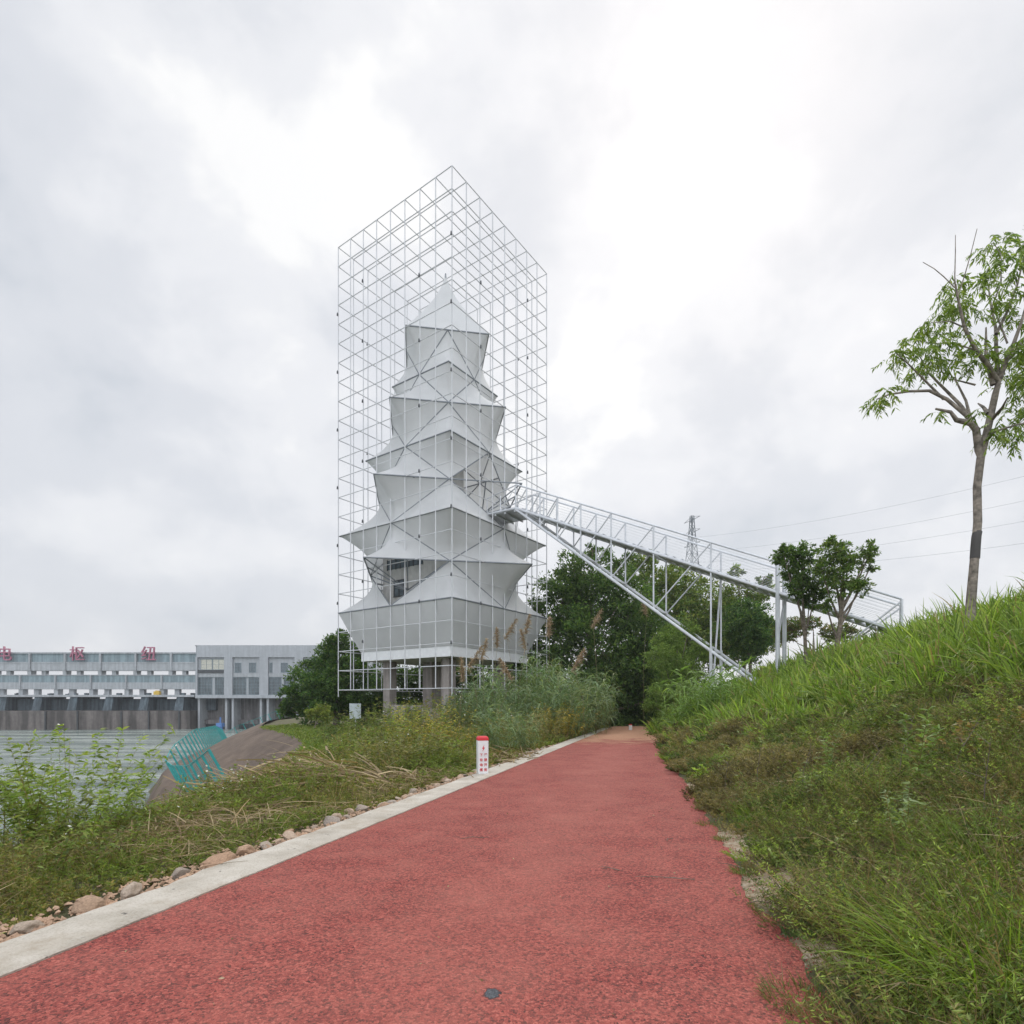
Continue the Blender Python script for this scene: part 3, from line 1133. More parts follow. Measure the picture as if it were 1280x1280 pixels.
bo = (float(BF[0] + BD[0] * 19), float(BF[1] + BD[1] * 19), gz(*(BF + BD * 19)))
br = empty('stair_bridge', bo, 'galvanised steel truss stair bridge running from the grassy hill up into the tower', 'footbridge')
RH = 1.66
HWD = 1.2
SE = 24.7
VS = [2.75, 3.85, 5.24, 7.0, 9.18, 12.0, 15.46]
for side in (-HWD, HWD):
    mb = MB(bo)
    mb.bar(bs(1.8, side, deck_z(1.8)), bs(SE, side, deck_z(SE)), 0.10, 8)
    mb.bar(bs(-0.8, side, 15.46), bs(1.8, side, 15.46), 0.09, 8)
    mb.build('deck_beam', M_STEEL, br)
    mb = MB(bo)
    mb.bar(bs(1.9, side, deck_z(1.8) + RH), bs(SE, side, deck_z(SE) + RH), 0.06, 8)
    mb.bar(bs(-0.8, side, 15.46 + 1.15), bs(1.9, side, deck_z(1.8) + RH), 0.045, 8)
    mb.build('handrail', M_STEEL, br)
    mb = MB(bo)
    mb.bar(bs(1.8, side, 15.40), bs(18.4, side, low_z(18.4)), 0.095, 8)
    mb.build('lower_chord', M_STEEL, br)
    for s in VS:
        mb = MB(bo)
        mb.bar(bs(s, side, low_z(s)), bs(s, side, deck_z(s) + RH), 0.055, 7)
        mb.build('truss_post', M_STEEL, br)
    for s0, s1 in zip([1.8] + VS[:-1], VS):
        mb = MB(bo)
        mb.bar(bs(s0, side, low_z(s0)), bs(s1, side, deck_z(s1) + RH), 0.045, 7)
        mb.build('truss_diagonal', M_STEEL, br)
    mb = MB(bo)
    for s in (-0.7, 0.5, 1.8):
        mb.bar(bs(s, side, 15.4), bs(s, side, 15.46 + 1.15 + (0.45 if s > 1 else 0)), 0.04, 6)
    mb.bar(bs(-.7, side, 15.46), bs(.5, side, 16.6), 0.025, 6)
    mb.bar(bs(.5, side, 15.46), bs(1.8, side, 17.0), 0.025, 6)
    mb.build('platform_rail', M_STEEL, br)
    # tall column and end post with its raking brace
    s = 19.05
    mb = MB(bo); mb.bar(bs(s, side, gz(*(BF + BD * s + BP * side)) - 0.5), bs(s, side, deck_z(s) + RH), 0.12, 9); mb.build('support_column', M_STEEL, br)
    s = 15.46
    mb = MB(bo); mb.bar(bs(s, side, gz(*(BF + BD * s + BP * side)) - 0.5), bs(s, side, low_z(s) + .2), 0.10, 8); mb.build('support_column', M_STEEL, br)
    mb = MB(bo); mb.bar(bs(SE, side, deck_z(SE) - .6), bs(SE, side, deck_z(SE) + RH), 0.07, 8); mb.build('end_post', M_STEEL, br)
    mb = MB(bo); mb.bar(bs(SE - 4.6, side, gz(*(BF + BD * (SE - 4.6) + BP * side)) - .2), bs(SE, side, deck_z(SE) + RH - .1), 0.05, 7); mb.build('truss_diagonal', M_STEEL, br)
    mb = MB(bo)
    for k in range(1, 9):
        zz_ = RH * k / 9
        mb.bar(bs(2.0, side, deck_z(2.0) + zz_), bs(SE, side, deck_z(SE) + zz_), 0.008, 4)
    mb.build('guard_cable', M_STEEL, br)
mb = MB(bo)
n = 44
for k in range(n):
    s = 1.9 + (SE - 1.9) * k / n
    ds = (SE - 1.9) / n * 0.92
    z = deck_z(s)
    p = [bs(s, -HWD + .1, z - .02), bs(s + ds, -HWD + .1, z - .02), bs(s + ds, HWD - .1, z - .02), bs(s, HWD - .1, z - .02)]
    mb.hexa([q - (0, 0, .05) for q in p] + p)
mb.build('step_tread', M_STEEL, br)
mb = MB(bo)
p = [bs(-0.8, -HWD, 15.42), bs(1.8, -HWD, 15.42), bs(1.8, HWD, 15.42), bs(-0.8, HWD, 15.42)]
mb.hexa([q - (0, 0, .06) for q in p] + p)
for s in (-.8, .05, .9, 1.75):
    mb.bar(bs(s, -HWD, 15.28), bs(s, HWD, 15.28), 0.07, 6)
mb.build('landing', M_STEEL, br)
mb = MB(bo)
for s in VS + [18.0]:
    mb = MB(bo); mb.bar(bs(s, -HWD, low_z(s)), bs(s, HWD, low_z(s)), 0.05, 6); mb.build('cross_brace', M_STEEL, br)
    mb = MB(bo); mb.bar(bs(s, -HWD, deck_z(s) - .1), bs(s, HWD, deck_z(s) - .1), 0.05, 6); mb.build('cross_brace', M_STEEL, br)
mb = MB(bo)
mb.bar(bs(15.46, -HWD, gz(*(BF + BD * 15.46))), bs(15.46, HWD, deck_z(15.46)), 0.06, 6)
mb.build('cross_brace', M_STEEL, br)
mb = MB(bo)
mb.bar(bs(19.05, -HWD, deck_z(19.05) - 2.6), bs(19.05, HWD, deck_z(19.05) - .1), 0.06, 6)
mb.build('cross_brace', M_STEEL, br)

# ------------------------------------------------------------------ teal fence along the bank foot
fa = P(232, 985, 37.0)
f_pts = [Vector((-18.3, 32.6)), Vector((-21.0, 36.6)), Vector((-45.0, 92.0)), Vector((-40.5, 101.0))]
fo = (-21.2, 37.0, gz(-21.2, 37.0))
fence = empty('bank_fence', fo, 'leaning teal mesh fence along the foot of the brown concrete bank', 'fence')
nx_, rail_pts = 0, []
posts = []
for a, b, m in ((Vector((-11.9, 24.6)), f_pts[1], 9), (f_pts[1], f_pts[2], 30), (f_pts[2], f_pts[3], 6)):
    for q in range(m):
        posts.append((a + (b - a) * (q / m), (b - a).normalized()))
posts.append((f_pts[3], (f_pts[3] - f_pts[2]).normalized()))
tops, bots = [], []
for p, d in posts:
    z = max(gz(p.x, p.y), WZ + 0.4)
    nrm_ = Vector((-d.y, d.x))
    lean = 0.55
    bot = np.array((p.x, p.y, z - 0.3))
    top = np.array((p.x - 1.0, p.y - 0.25, z + (1.75 if p.y < 36.7 else 1.9)))
    bots.append(bot)
    tops.append(top)
    mb = MB(fo)
    mb.bar(bot, top, 0.06, 6)
    mb.build('post', M_TEAL, fence)
for i in range(len(posts) - 1):
    mb = MB(fo)
    L = np.linalg.norm(tops[i + 1] - tops[i])
    m = max(2, int(L / (0.42 if posts[i][0].y < 36 else 1.0)))
    for q in range(m + 1):
        f = q / m
        b0 = bots[i] * (1 - f) + bots[i + 1] * f + (0, 0, .35)
        t0 = tops[i] * (1 - f) + tops[i + 1] * f
        mb.bar(b0, t0, 0.010, 3, cap=False)
    for f in ((0.12, 0.34, 0.56, 0.78, 0.99) if posts[i][0].y < 36 else (0.15, 0.6, 0.99)):
        mb.bar(bots[i] + (tops[i] - bots[i]) * f, bots[i + 1] + (tops[i + 1] - bots[i + 1]) * f, 0.010 if f < .9 else .03, 4, cap=False)
    mb.build('mesh_panel', M_TEAL, fence)

# ------------------------------------------------------------------ marker posts, sign board
by = 13.75
bxp = (603 - 640) * by / FPX
bz = -0.01 * by + 0.01
bol = empty('marker_post', (bxp, by, bz), 'white square cable marker post with red cap and red characters on the kerb', 'marker post', rz=R(14))


def frustum(mb, w0, w1, z0, z1):
    a, b = w0 / 2, w1 / 2
    mb.hexa([(-a, -a, z0), (a, -a, z0), (a, a, z0), (-a, a, z0), (-b, -b, z1), (b, -b, z1), (b, b, z1), (-b, b, z1)])


mb = MB(); frustum(mb, 0.245, 0.25, -0.15, 0.80); mb.build('shaft', M_WHITE, bol, bevel=0.012)
mb = MB(); frustum(mb, 0.262, 0.262, 0.80, 0.855); frustum(mb, 0.262, 0.20, 0.8551, 0.90); mb.build('cap', M_RED, bol, bevel=0.008)
for face in (0, 1):
    Rz = Matrix.Rotation(PI / 2 * face, 4, 'Z')
    for col, cx in (('下有电缆', -0.052), ('严禁开挖', 0.052)):
        for r_, ch in enumerate(col):
            text_mesh(ch, 0.078, M_RED, bol, Rz @ Matrix.Translation((cx, -0.1275, 0.455 - r_ * 0.118)) @ SX, 0.002, 'lettering', 0.0012)
    mb = MB()
    z = [(0.02, 0.70), (-0.035, 0.605), (-0.004, 0.612), (-0.022, 0.535), (0.038, 0.635), (0.004, 0.628)]
    V = [(x, -0.130, y) for x, y in z] + [(x, -0.120, y) for x, y in z]
    mb.add(V, [(0, 1, 2, 5), (2, 3, 4, 5)], [])
    mb.f4.append(np.array([(i, (i + 1) % 6, (i + 1) % 6 + 6, i + 6) for i in range(6)]))
    e_ = mb.build('lightning_emblem', M_RED, bol)
    e_.matrix_local = Rz
q = P(788, 911, 40.5)
b2 = empty('marker_post', (q.x, q.y, -0.4), 'tiny white marker post at the far end of the red path under dark trees', 'marker post')
mb = MB(); frustum(mb, 0.2, 0.2, -0.1, 0.34); mb.build('shaft', M_WHITE, b2, bevel=0.01)
mb = MB(); frustum(mb, 0.21, 0.18, 0.34, 0.40); mb.build('cap', M_RED, b2)
q = P(444, 886, 36.0)
g_ = gz(q.x, q.y)
sb = empty('notice_board', (q.x, q.y, g_), 'pale blue notice board on a post among weeds left of the tower', 'sign', rz=R(-10))
mb = MB(); mb.box(-0.38, 0.38, -0.03, 0.03, 1.1, 1.1 + 0.95); mb.build('panel', plain('pale_blue_panel', (0.40, 0.45, 0.46), 0.5), sb, bevel=0.01)
mb = MB(); mb.bar((0, 0.06, -0.2), (0, 0.06, 2.0), 0.04, 8); mb.build('post', M_STEEL, sb)

# ------------------------------------------------------------------ pylon and power lines
def pylon(px, ytop, D, hgt, label):
    tp_ = P(px, ytop, D)
    base = tp_.z - hgt
    r = empty('power_pylon', (tp_.x, D, base), label, 'pylon', rz=R(20))
    mb = MB()
    wid = lambda f: 3.4 * (1 - f) ** 1.25 + 0.55
    lv_ = np.linspace(0, 1, 12)
    for a, b in zip(lv_[:-1], lv_[1:]):
        wa, wb, za, zb = wid(a), wid(b), a * hgt, b * hgt
        ca = [(-wa, -wa, za), (wa, -wa, za), (wa, wa, za), (-wa, wa, za)]
        cb = [(-wb, -wb, zb), (wb, -wb, zb), (wb, wb, zb), (-wb, wb, zb)]
        for i in range(4):
            mb.bar(ca[i], cb[i], 0.13, 4)
            mb.bar(ca[i], cb[(i + 1) % 4], 0.07, 4)
            mb.bar(ca[(i + 1) % 4], cb[i], 0.07, 4)
            mb.bar(cb[i], cb[(i + 1) % 4], 0.07, 4)
    mb.build('lattice_mast', M_DAM_PIER, r)
    for f in (0.72, 0.84, 0.96):
        mb = MB()
        z = f * hgt
        for s in (-1, 1):
            mb.bar((0, s * wid(f), z), (0, s * 5.0, z + .2), 0.10, 4)
            mb.bar((0, s * wid(f), z + 1.3), (0, s * 5.0, z + .2), 0.07, 4)
        mb.build('cross_arm', M_DAM_PIER, r)
    return r


pylon(865, 645, 230, 42, 'grey lattice power pylon rising behind the stair bridge')
for k, (y0, y1) in enumerate(((672, 586), (690, 617), (703, 643), (712, 671))):
    mb = MB()
    a, b = P(866, y0, 230), P(1420, y1 - (y0 - y1) * 0.30, 120)
    n = 24
    pts = [np.array(a.lerp(b, i / n)) - np.array((0, 0, 2.6 * 4 * (i / n) * (1 - i / n))) for i in range(n + 1)]
    mb.tube(pts, 0.028, 4)
    o = mb.build('power_line', M_DAM_PIER)
    tag(o, 'thin power line, %s of four crossing the sky behind the right tree' % ('top one', 'second from top', 'third from top', 'lowest')[k], 'power line', 'power lines in the right sky')

# thin river haze: one closed box of air
mb = MB((0, 0, 0))
mb.box(-450, 450, -60, 420, -11, 75)
hz = mb.build('haze', None)
tag(hz, kind='stuff')
hm = bpy.data.materials.new('haze_air')
hm.use_nodes = True
hn = hm.node_tree.nodes
hn.remove(hn['Principled BSDF'])
pv = hn.new('ShaderNodeVolumePrincipled')
pv.inputs['Color'].default_value = (0.93, 0.95, 0.98, 1)
pv.inputs['Density'].default_value = 0.00038
pv.inputs['Anisotropy'].default_value = 0.3
hm.node_tree.links.new(pv.outputs[0], hn['Material Output'].inputs['Volume'])
hz.data.materials.append(hm)

#VEG
# ------------------------------------------------------------------ vegetation helpers
PROF_G = (0.75, 1.0, 0.72, 0.06)
PROF_L = (0.12, 1.0, 0.62, 0.05)


def unit(v):
    return v / (np.linalg.norm(v, axis=-1, keepdims=True) + 1e-9)


def blades(base, d, ln, wd, droop, col, prof=PROF_G, roll=1.0):
    """strips: base (N,3), unit direction d, length, width, droop -> V, quads, colours"""
    N = len(base)
    k = len(prof)
    t = np.linspace(0, 1, k)
    ln, wd, droop = (np.broadcast_to(np.asarray(q, float), (N,)) for q in (ln, wd, droop))
    p = base[:, None, :] + d[:, None, :] * (ln[:, None] * t)[..., None]
    p[..., 2] -= (droop * ln)[:, None] * t ** 2
    side = np.cross(d, np.array((0, 0, 1.0)) + roll * rng.normal(0, 0.6, (N, 3)))
    side = unit(side)
    w = 0.5 * wd[:, None] * np.array(prof)[None, :]
    V = np.stack([p - side[:, None, :] * w[..., None], p + side[:, None, :] * w[..., None]], 2).reshape(-1, 3)
    b = (np.arange(N) * 2 * k)[:, None] + (np.arange(k - 1) * 2)[None, :]
    b = b.ravel()
    Q = np.stack([b, b + 1, b + 3, b + 2], 1)
    C = np.repeat(col, 2 * k, axis=0)
    return V, Q, C


def leaf4(base, d, ln, wd, col, fold=0.25):
    """diamond leaves, 4 vertices"""
    N = len(base)
    ln, wd = (np.broadcast_to(np.asarray(q, float), (N,)) for q in (ln, wd))
    side = unit(np.cross(d, rng.normal(0, 1, (N, 3))))
    nrm = np.cross(d, side)
    mid = base + d * (ln * 0.45)[:, None] - nrm * (fold * wd)[:, None]
    a = mid - side * (wd * .5)[:, None]
    b = mid + side * (wd * .5)[:, None]
    tip = base + d * ln[:, None]
    V = np.stack([base, a, tip, b], 1).reshape(-1, 3)
    i = np.arange(N) * 4
    return V, np.stack([i, i + 1, i + 2, i + 3], 1), np.repeat(col, 4, axis=0)


class VB:
    def __init__(self):
        self.V, self.Q, self.C, self.n = [], [], [], 0

    def add(self, r):
        V, Q, C = r
        self.V.append(V)
        self.Q.append(Q + self.n)
        self.C.append(C)
        self.n += len(V)

    def build(self, name, mat=None, parent=None, org=(0, 0, 0)):
        V = np.concatenate(self.V) - np.array(org)
        o = np_mesh(name, V, [np.concatenate(self.Q)], mat or M_FOL, parent, col=np.concatenate(self.C))
        if parent is None:
            o.location = org
        return o


def pal(N, cols, var=0.18):
    """random mixes between palette colours"""
    cols = np.array(cols, float)
    a = cols[rng.integers(0, len(cols), N)]
    b = cols[rng.integers(0, len(cols), N)]
    f = rng.random((N, 1))
    return np.clip((a * f + b * (1 - f)) * rng.normal(1, var, (N, 1)).clip(.5, 1.6) * 1.25 * (1.22, 1.17, 1.02), 0.004, 0.9)


def rdir(N, up=0.0, spread=1.0):
    v = rng.normal(0, spread, (N, 3))
    v[:, 2] += up
    return unit(v)


def sprays(base, d, h, nleaf, llen, lwid, cols, stemcols, droop=0.25, ldroop=0.4, stemw=0.006, t0=0.2, outward=0.9, up=0.35, flat=False):
    """stems with leaves along them"""
    M = len(base)
    h = np.broadcast_to(np.asarray(h, float), (M,))
    vb = VB()
    dr = rng.uniform(0.3, 1.0, M) * droop
    vb.add(blades(base, d, h, stemw, dr, pal(M, stemcols), (1, .8, .55, .2)))
    t = rng.uniform(t0, 1.0, (M, nleaf))
    p = base[:, None, :] + d[:, None, :] * (h[:, None] * t)[..., None]
    p[..., 2] -= (dr * h)[:, None] * t ** 2
    p = p.reshape(-1, 3)
    N = len(p)
    az = rng.uniform(0, 2 * PI, N)
    ld = unit(np.stack([np.cos(az) * outward, np.sin(az) * outward, up + rng.normal(0, .3, N)], 1))
    L = np.broadcast_to(llen, (N,)) * rng.uniform(.6, 1.25, N)
    # one tint for each stem, so that whole plants differ
    tint = np.repeat(rng.normal(1, .16, (M, 1)).clip(.6, 1.5), nleaf, axis=0)
    c = pal(N, cols, .12) * tint
    if flat:
        vb.add(leaf4(p, ld, L, L * lwid, c))
    else:
        vb.add(blades(p, ld, L, L * lwid, rng.uniform(.3, 1.2, N) * ldroop, c, PROF_L))
    return np.concatenate(vb.V), np.concatenate(vb.Q), np.concatenate(vb.C)


def stemdir(N, lean=0.25):
    return unit(np.stack([rng.normal(0, lean, N), rng.normal(0, lean, N), np.ones(N)], 1))


def in_view(x, y, m=1.18):
    return (np.abs(x) < y * 0.894 * m + 3.2) & (y > 1.2)


def with_z(x, y):
    return np.stack([x, y, height(x, y)], 1)


GREEN = [(.075, .125, .022), (.11, .165, .032), (.095, .15, .03), (.16, .19, .06)]
OLIVE = [(.07, .085, .025), (.10, .11, .035), (.055, .075, .022), (.135, .125, .05)]
HEATH = [(.065, .088, .028), (.09, .115, .038), (.10, .095, .042), (.13, .10, .06), (.075, .105, .034), (.11, .13, .05)]
STRAW = [(.21, .165, .105), (.165, .125, .075), (.27, .225, .155), (.12, .09, .06)]
DARKG = [(.038, .078, .022), (.058, .108, .029), (.027, .058, .018), (.088, .135, .036)]
MIDG = [(.05, .095, .024), (.07, .125, .03), (.04, .08, .02), (.10, .15, .04)]
YELG = [(.10, .14, .03), (.13, .16, .04), (.08, .12, .028), (.16, .17, .05)]
BLUEG = [(.085, .135, .075), (.11, .165, .095), (.065, .11, .06), (.14, .19, .12)]
BROWN = [(.12, .09, .055), (.16, .115, .07), (.09, .07, .045)]

# ------------------------------------------------------------------ trees
CARD = {}


def lump_tree(name, label, group, cat, D, base_px, lumps, n_leaf_, lsize, cols, trunk_r=0.16, depth=1.0, bark=None, cl_r=0.33, per=60, fill=0.55, lw=0.42, seed=0, trunkcols=None):
    """crown of leaf clusters filling the given lumps (px, py, r) at distance D, on a trunk with limbs"""
    n_leaf = n_leaf_ * 2.1
    lsize = lsize * 1.08
    bx = (base_px - 640) * D / FPX
    bzz = gz(bx, D)
    org = np.array((bx, D, bzz))
    root = empty(name, tuple(org), label, cat, group)
    sc_ = D / FPX
    centers, radii = [], []
    for (px, py, r) in lumps:
        c = np.array(P(px, py, D)) + (0, rng.normal(0, r * sc_ * .5) * depth, 0)
        centers.append(c)
        radii.append(r * sc_)
    vb = VB()
    tot = sum(r ** 2 for r in radii)
    tips = []
    for c, r in zip(centers, radii):
        ncl = max(5, int(n_leaf / per * r * r / tot))
        u = rdir(ncl)
        rad = r * 1.04 * (rng.random(ncl) ** (1 / (1 + 2 * fill)))
        cp = c + u * rad[:, None] * np.array((1, depth, 0.95))
        cp[:, 2] = np.maximum(cp[:, 2], height(cp[:, 0], cp[:, 1]) + 0.2)
        tips.append((c, cp))
        crr = cl_r * r * rng.uniform(.55, 1.25, ncl)
        m = rng.poisson(per, ncl)
        idx = np.repeat(np.arange(ncl), m)
        N = len(idx)
        off = rng.normal(0, .5, (N, 3))
        off[:, 2] *= .62
        pos = cp[idx] + off * crr[idx][:, None]
        out = unit(pos - c) * .6 + rng.normal(0, .7, (N, 3)) + np.array((0, 0, -.15))
        tint = rng.normal(1, .2, (ncl, 1)).clip(.6, 1.6)[idx]
        L = lsize * rng.uniform(.6, 1.35, N)
        vb.add(leaf4(pos, unit(out), L, L * lw, pal(N, cols, .15) * tint))
    vb.build('crown', M_FOL, root, org)
    mb = MB(org)
    cen = np.mean(np.array(centers), axis=0)
    topz = max(c[2] for c in centers)
    top = np.array((cen[0], cen[1], bzz + (topz - bzz) * .8))
    n = 7
    pts = [org * (1 - q) + top * q + np.array((math.sin(q * 5 + seed) * .25 * trunk_r * 4 * q, 0, 0)) for q in np.linspace(0, 1, n)]
    pts[0] = org - (0, 0, .4)
    mb.tube(pts, trunk_r * np.linspace(1.15, .25, n), 8)
    for c, cp in tips:
        q = np.clip((c[2] - bzz) / (topz - bzz) * .62, .12, .8)
        s = org * (1 - q) + top * q
        mid = (s + c) / 2 + np.array((0, 0, -.08 * np.linalg.norm(c - s)))
        mb.tube([s, mid, c], np.array((.5, .34, .18)) * trunk_r, 6)
        for k in range(0, len(cp), max(1, len(cp) // 7)):
            mb.tube([c, (c + cp[k]) / 2 + rng.normal(0, .03, 3) * radii[0], cp[k]], np.array((.17, .12, .05)) * trunk_r, 5)
    mb.build('trunk', bark or M_BARK, root, smooth=True)
    return root


BG = 'trees and bushes behind the tower and bridge'
lump_tree('broadleaf_tree', 'large dark broadleaf tree under the bridge beside the tower, hiding the end of the path', BG, 'tree', 50, 745,
          [(740, 745, 52), (702, 752, 38), (692, 792, 34), (782, 765, 48), (815, 795, 42), (742, 812, 58), (800, 840, 48), (722, 708, 24), (768, 712, 26), (692, 835, 32), (760, 868, 48), (828, 868, 38), (672, 760, 14), (740, 690, 10), (755, 898, 24), (664, 802, 16), (652, 838, 22), (672, 868, 26)],
          26000, .30, DARKG, .3, cl_r=.30, per=70, seed=1)
lump_tree('broadleaf_tree', 'dark leafy tree closing the shady end of the red path', BG, 'tree', 58, 790,
          [(770, 850, 50), (810, 850, 45), (850, 850, 45), (790, 895, 35), (830, 895, 32), (760, 895, 35), (870, 890, 30)],
          13000, .34, DARKG, .25, cl_r=.3, per=60, seed=2)
lump_tree('broadleaf_tree', 'yellowish green tree behind the middle of the stair bridge', BG, 'tree', 60, 850,
          [(828, 742, 36), (868, 752, 36), (798, 712, 20), (846, 715, 18), (858, 795, 40), (888, 800, 35), (815, 770, 30)],
          13000, .32, YELG + MIDG, .25, cl_r=.28, per=55, seed=3)
lump_tree('broadleaf_tree', 'light green tree with open top seen through the bridge railing', BG, 'tree', 56, 930,
          [(918, 748, 26), (905, 775, 28), (950, 742, 18), (921, 716, 10), (953, 722, 9), (938, 795, 30), (905, 810, 30), (970, 790, 22)],
          9000, .27, YELG + MIDG, .2, cl_r=.28, per=45, seed=4)
lump_tree('round_shrub', 'round dark green bush standing left of the tall bridge column', BG, 'shrub', 47, 938,
          [(938, 768, 24), (925, 785, 24), (950, 790, 22), (940, 808, 22)], 7500, .22, DARKG + [(.03, .075, .03)], .15, cl_r=.3, per=60, seed=5)
lump_tree('round_shrub', 'low sparse bush beyond the hill crest under the bridge', BG, 'shrub', 46, 1015,
          [(998, 782, 14), (1020, 778, 9), (1062, 790, 12), (1040, 792, 12), (985, 790, 13)], 2600, .2, MIDG + BROWN, .1, cl_r=.32, per=26, seed=6)
lump_tree('bushy_tree', 'dense dark green tree left of the cage, before the grey powerhouse', BG, 'tree', 53, 420,
          [(430, 815, 22), (425, 793, 10), (410, 832, 24), (388, 852, 28), (420, 860, 34), (372, 872, 18), (450, 850, 28), (402, 884, 26), (442, 888, 28), (362, 888, 12), (466, 880, 24), (455, 822, 18)],
          20000, .27, DARKG + [(.035, .08, .025)], .28, cl_r=.28, per=62, seed=7)
lump_tree('broadleaf_tree', 'dark tree seen between the concrete columns under the tower', BG, 'tree', 57, 530,
          [(492, 850, 28), (530, 850, 28), (568, 850, 28), (510, 886, 28), (556, 886, 28), (608, 860, 30), (646, 850, 30), (625, 890, 28)],
          13000, .32, DARKG, .25, cl_r=.3, per=55, seed=8)
lump_tree('round_shrub', 'small light green bush on the grassy bank edge left of the tower', BG, 'shrub', 44, 392,
          [(388, 893, 8), (400, 888, 9), (410, 897, 9)], 1500, .16, YELG, .06, cl_r=.35, per=30, seed=9)
lump_tree('feathery_shrub', 'feathery green shrub at the foot of the bridge right of the path end', BG, 'shrub', 36, 845,
          [(842, 800, 19), (860, 787, 10), (826, 826, 19), (852, 838, 22), (832, 864, 20), (862, 872, 18), (876, 812, 13), (816, 882, 12), (845, 890, 20)],
          13000, .17, [(.10, .165, .045), (.13, .20, .055), (.08, .13, .035), (.15, .20, .07)], .09, cl_r=.30, per=34, lw=.24, seed=10, bark=M_BARK)
SM = 'small trees before the bridge'
lump_tree('small_tree', 'small dense crowned tree on the hill, left of two before the bridge', SM, 'tree', 28, 1010,
          [(985, 700, 17), (1004, 722, 21), (1000, 694, 15), (1012, 752, 12), (976, 690, 9), (1018, 735, 15), (990, 738, 12)], 3400, .15, MIDG + DARKG, .10, cl_r=.27, per=26, seed=11, bark=M_BARK)
lump_tree('small_tree', 'small loose crowned tree on the hill, right of two before the bridge', SM, 'tree', 26.5, 1042,
          [(1040, 692, 17), (1060, 702, 15), (1084, 692, 12), (1046, 728, 18), (1074, 732, 13), (1028, 758, 9), (1024, 712, 13), (1094, 680, 6), (1062, 682, 9), (1034, 676, 8), (1090, 708, 8)], 3200, .14, MIDG + [(.12, .15, .045)], .12, cl_r=.26, per=18, seed=12, bark=M_BARK)


# tall tree on the right, drawn branch by branch
TD = 14.0


def q8(x, y, dd=0.0):
    return np.array(P(1060 + x / 2.51, 270 + y / 2.51, TD + dd))


tb = q8(385, 1220)
tbase = (float(tb[0]), TD, gz(tb[0], TD))
M_WRAP = plain('trunk_wrap_cloth', (.075, .07, .068), .8)
tree = empty('tall_sparse_tree', tbase, 'tall sparse tree with pruned limbs and drooping leaves on the grassy hilltop', 'tree')
zs = 1 / 2.51 * TD / FPX
mb = MB(tbase)
tr_pts = [(377, 1420), (381, 1330), (385, 1220), (395, 1100), (407, 960), (405, 850), (416, 760), (440, 660), (462, 560), (476, 505), (481, 480)]
mb.tube([q8(*p) for p in tr_pts], np.array((22, 20, 18, 16, 15, 14.5, 14.5, 13.5, 12, 8, 2)) * .76 * zs, 12)
for st in [((420, 775), (410, 735), (402, 670), (385, 650), (340, 640), (322, 615), (275, 605)), ]:
    mb.tube([q8(*p) for p in st], np.array((6, 11, 10.5, 9, 7, 5, 3)) * zs, 8)
mb.build('trunk', M_BARK_PALE, tree, smooth=True)
mb = MB(tbase)
BR = [
    (7, .0, [(400, 668), (370, 625), (310, 575), (255, 548), (190, 550), (128, 560), (90, 575)]),
    (6, .3, [(388, 640), (350, 590), (290, 530), (255, 495), (225, 440)]),
    (4, (.18, -.4), [(300, 575), (235, 510), (185, 460), (150, 430)]),
    (5, .4, [(385, 640), (370, 580), (340, 520), (315, 490)]),
    (8, -.3, [(470, 520), (440, 470), (400, 420), (365, 350), (345, 260), (335, 205)]),
    (8, .1, [(455, 530), (433, 440), (433, 350)]),
    (7, .5, [(470, 500), (465, 420), (463, 350), (450, 290), (440, 220)]),
    (9, -.2, [(475, 510), (500, 440), (520, 400), (545, 330), (570, 240)]),
    (5, .3, [(465, 370), (500, 300), (530, 220), (552, 130), (530, 70)]),
    (7, .6, [(490, 460), (560, 380), (640, 300), (690, 190)]),
    (6, -.5, [(450, 640), (485, 600), (500, 570)]),
    (7, .2, [(440, 620), (425, 600), (408, 588)]),
    (4, -.4, [(430, 690), (480, 670), (530, 655), (600, 640), (680, 600)]),
    (3, .2, [(400, 530), (340, 515), (330, 480)]),
    (3, .0, [(500, 400), (470, 320), (430, 240)]),
    (2, (-.66, -.5), [(336, 215), (335, 190), (337, 110), (337, 60)]),
    (2, (-.6, -.8), [(343, 255), (365, 190), (385, 120), (405, 40)]),
    (1.6, (-.66, -.4), [(336, 225), (300, 190), (270, 165), (235, 145)]),
    (2.5, .3, [(400, 420), (330, 400), (270, 400), (210, 390)]),
    (2.5, -.3, [(365, 350), (320, 330), (260, 335)]),
    (2.5, .3, [(450, 290), (480, 210), (480, 120), (460, 90)]),
]
for r, dd, pts in BR:
    m = len(pts)
    d0, d1 = dd if isinstance(dd, tuple) else (0.0, dd * 2.2)
    mb.tube([q8(*p, d0 + (d1 - d0) * i / (m - 1)) for i, p in enumerate(pts)], np.linspace(r, max(.9, r * .28), m) * zs, 7)
mb.build('branch', M_BARK_PALE, tree, smooth=True)
LC = [(85, 575, 26), (130, 545, 18), (160, 430, 24), (200, 388, 20), (150, 425, 16), (250, 440, 28), (235, 470, 26), (255, 410, 28), (265, 335, 36), (300, 385, 36), (330, 218, 32), (320, 250, 26), (355, 280, 30), (325, 440, 40), (385, 400, 34), (400, 455, 24), (415, 205, 34), (465, 140, 36), (452, 90, 30), (505, 70, 34), (528, 150, 34), (470, 235, 26), (510, 260, 26), (550, 95, 36), (430, 430, 28), (530, 450, 34), (512, 510, 26), (545, 390, 28), (530, 300, 28), (500, 640, 36), (530, 690, 24), (545, 620, 34), (470, 680, 18), (285, 612, 9), (410, 610, 11), (540, 560, 22), (300, 300, 24), (390, 310, 22), (470, 460, 18)]
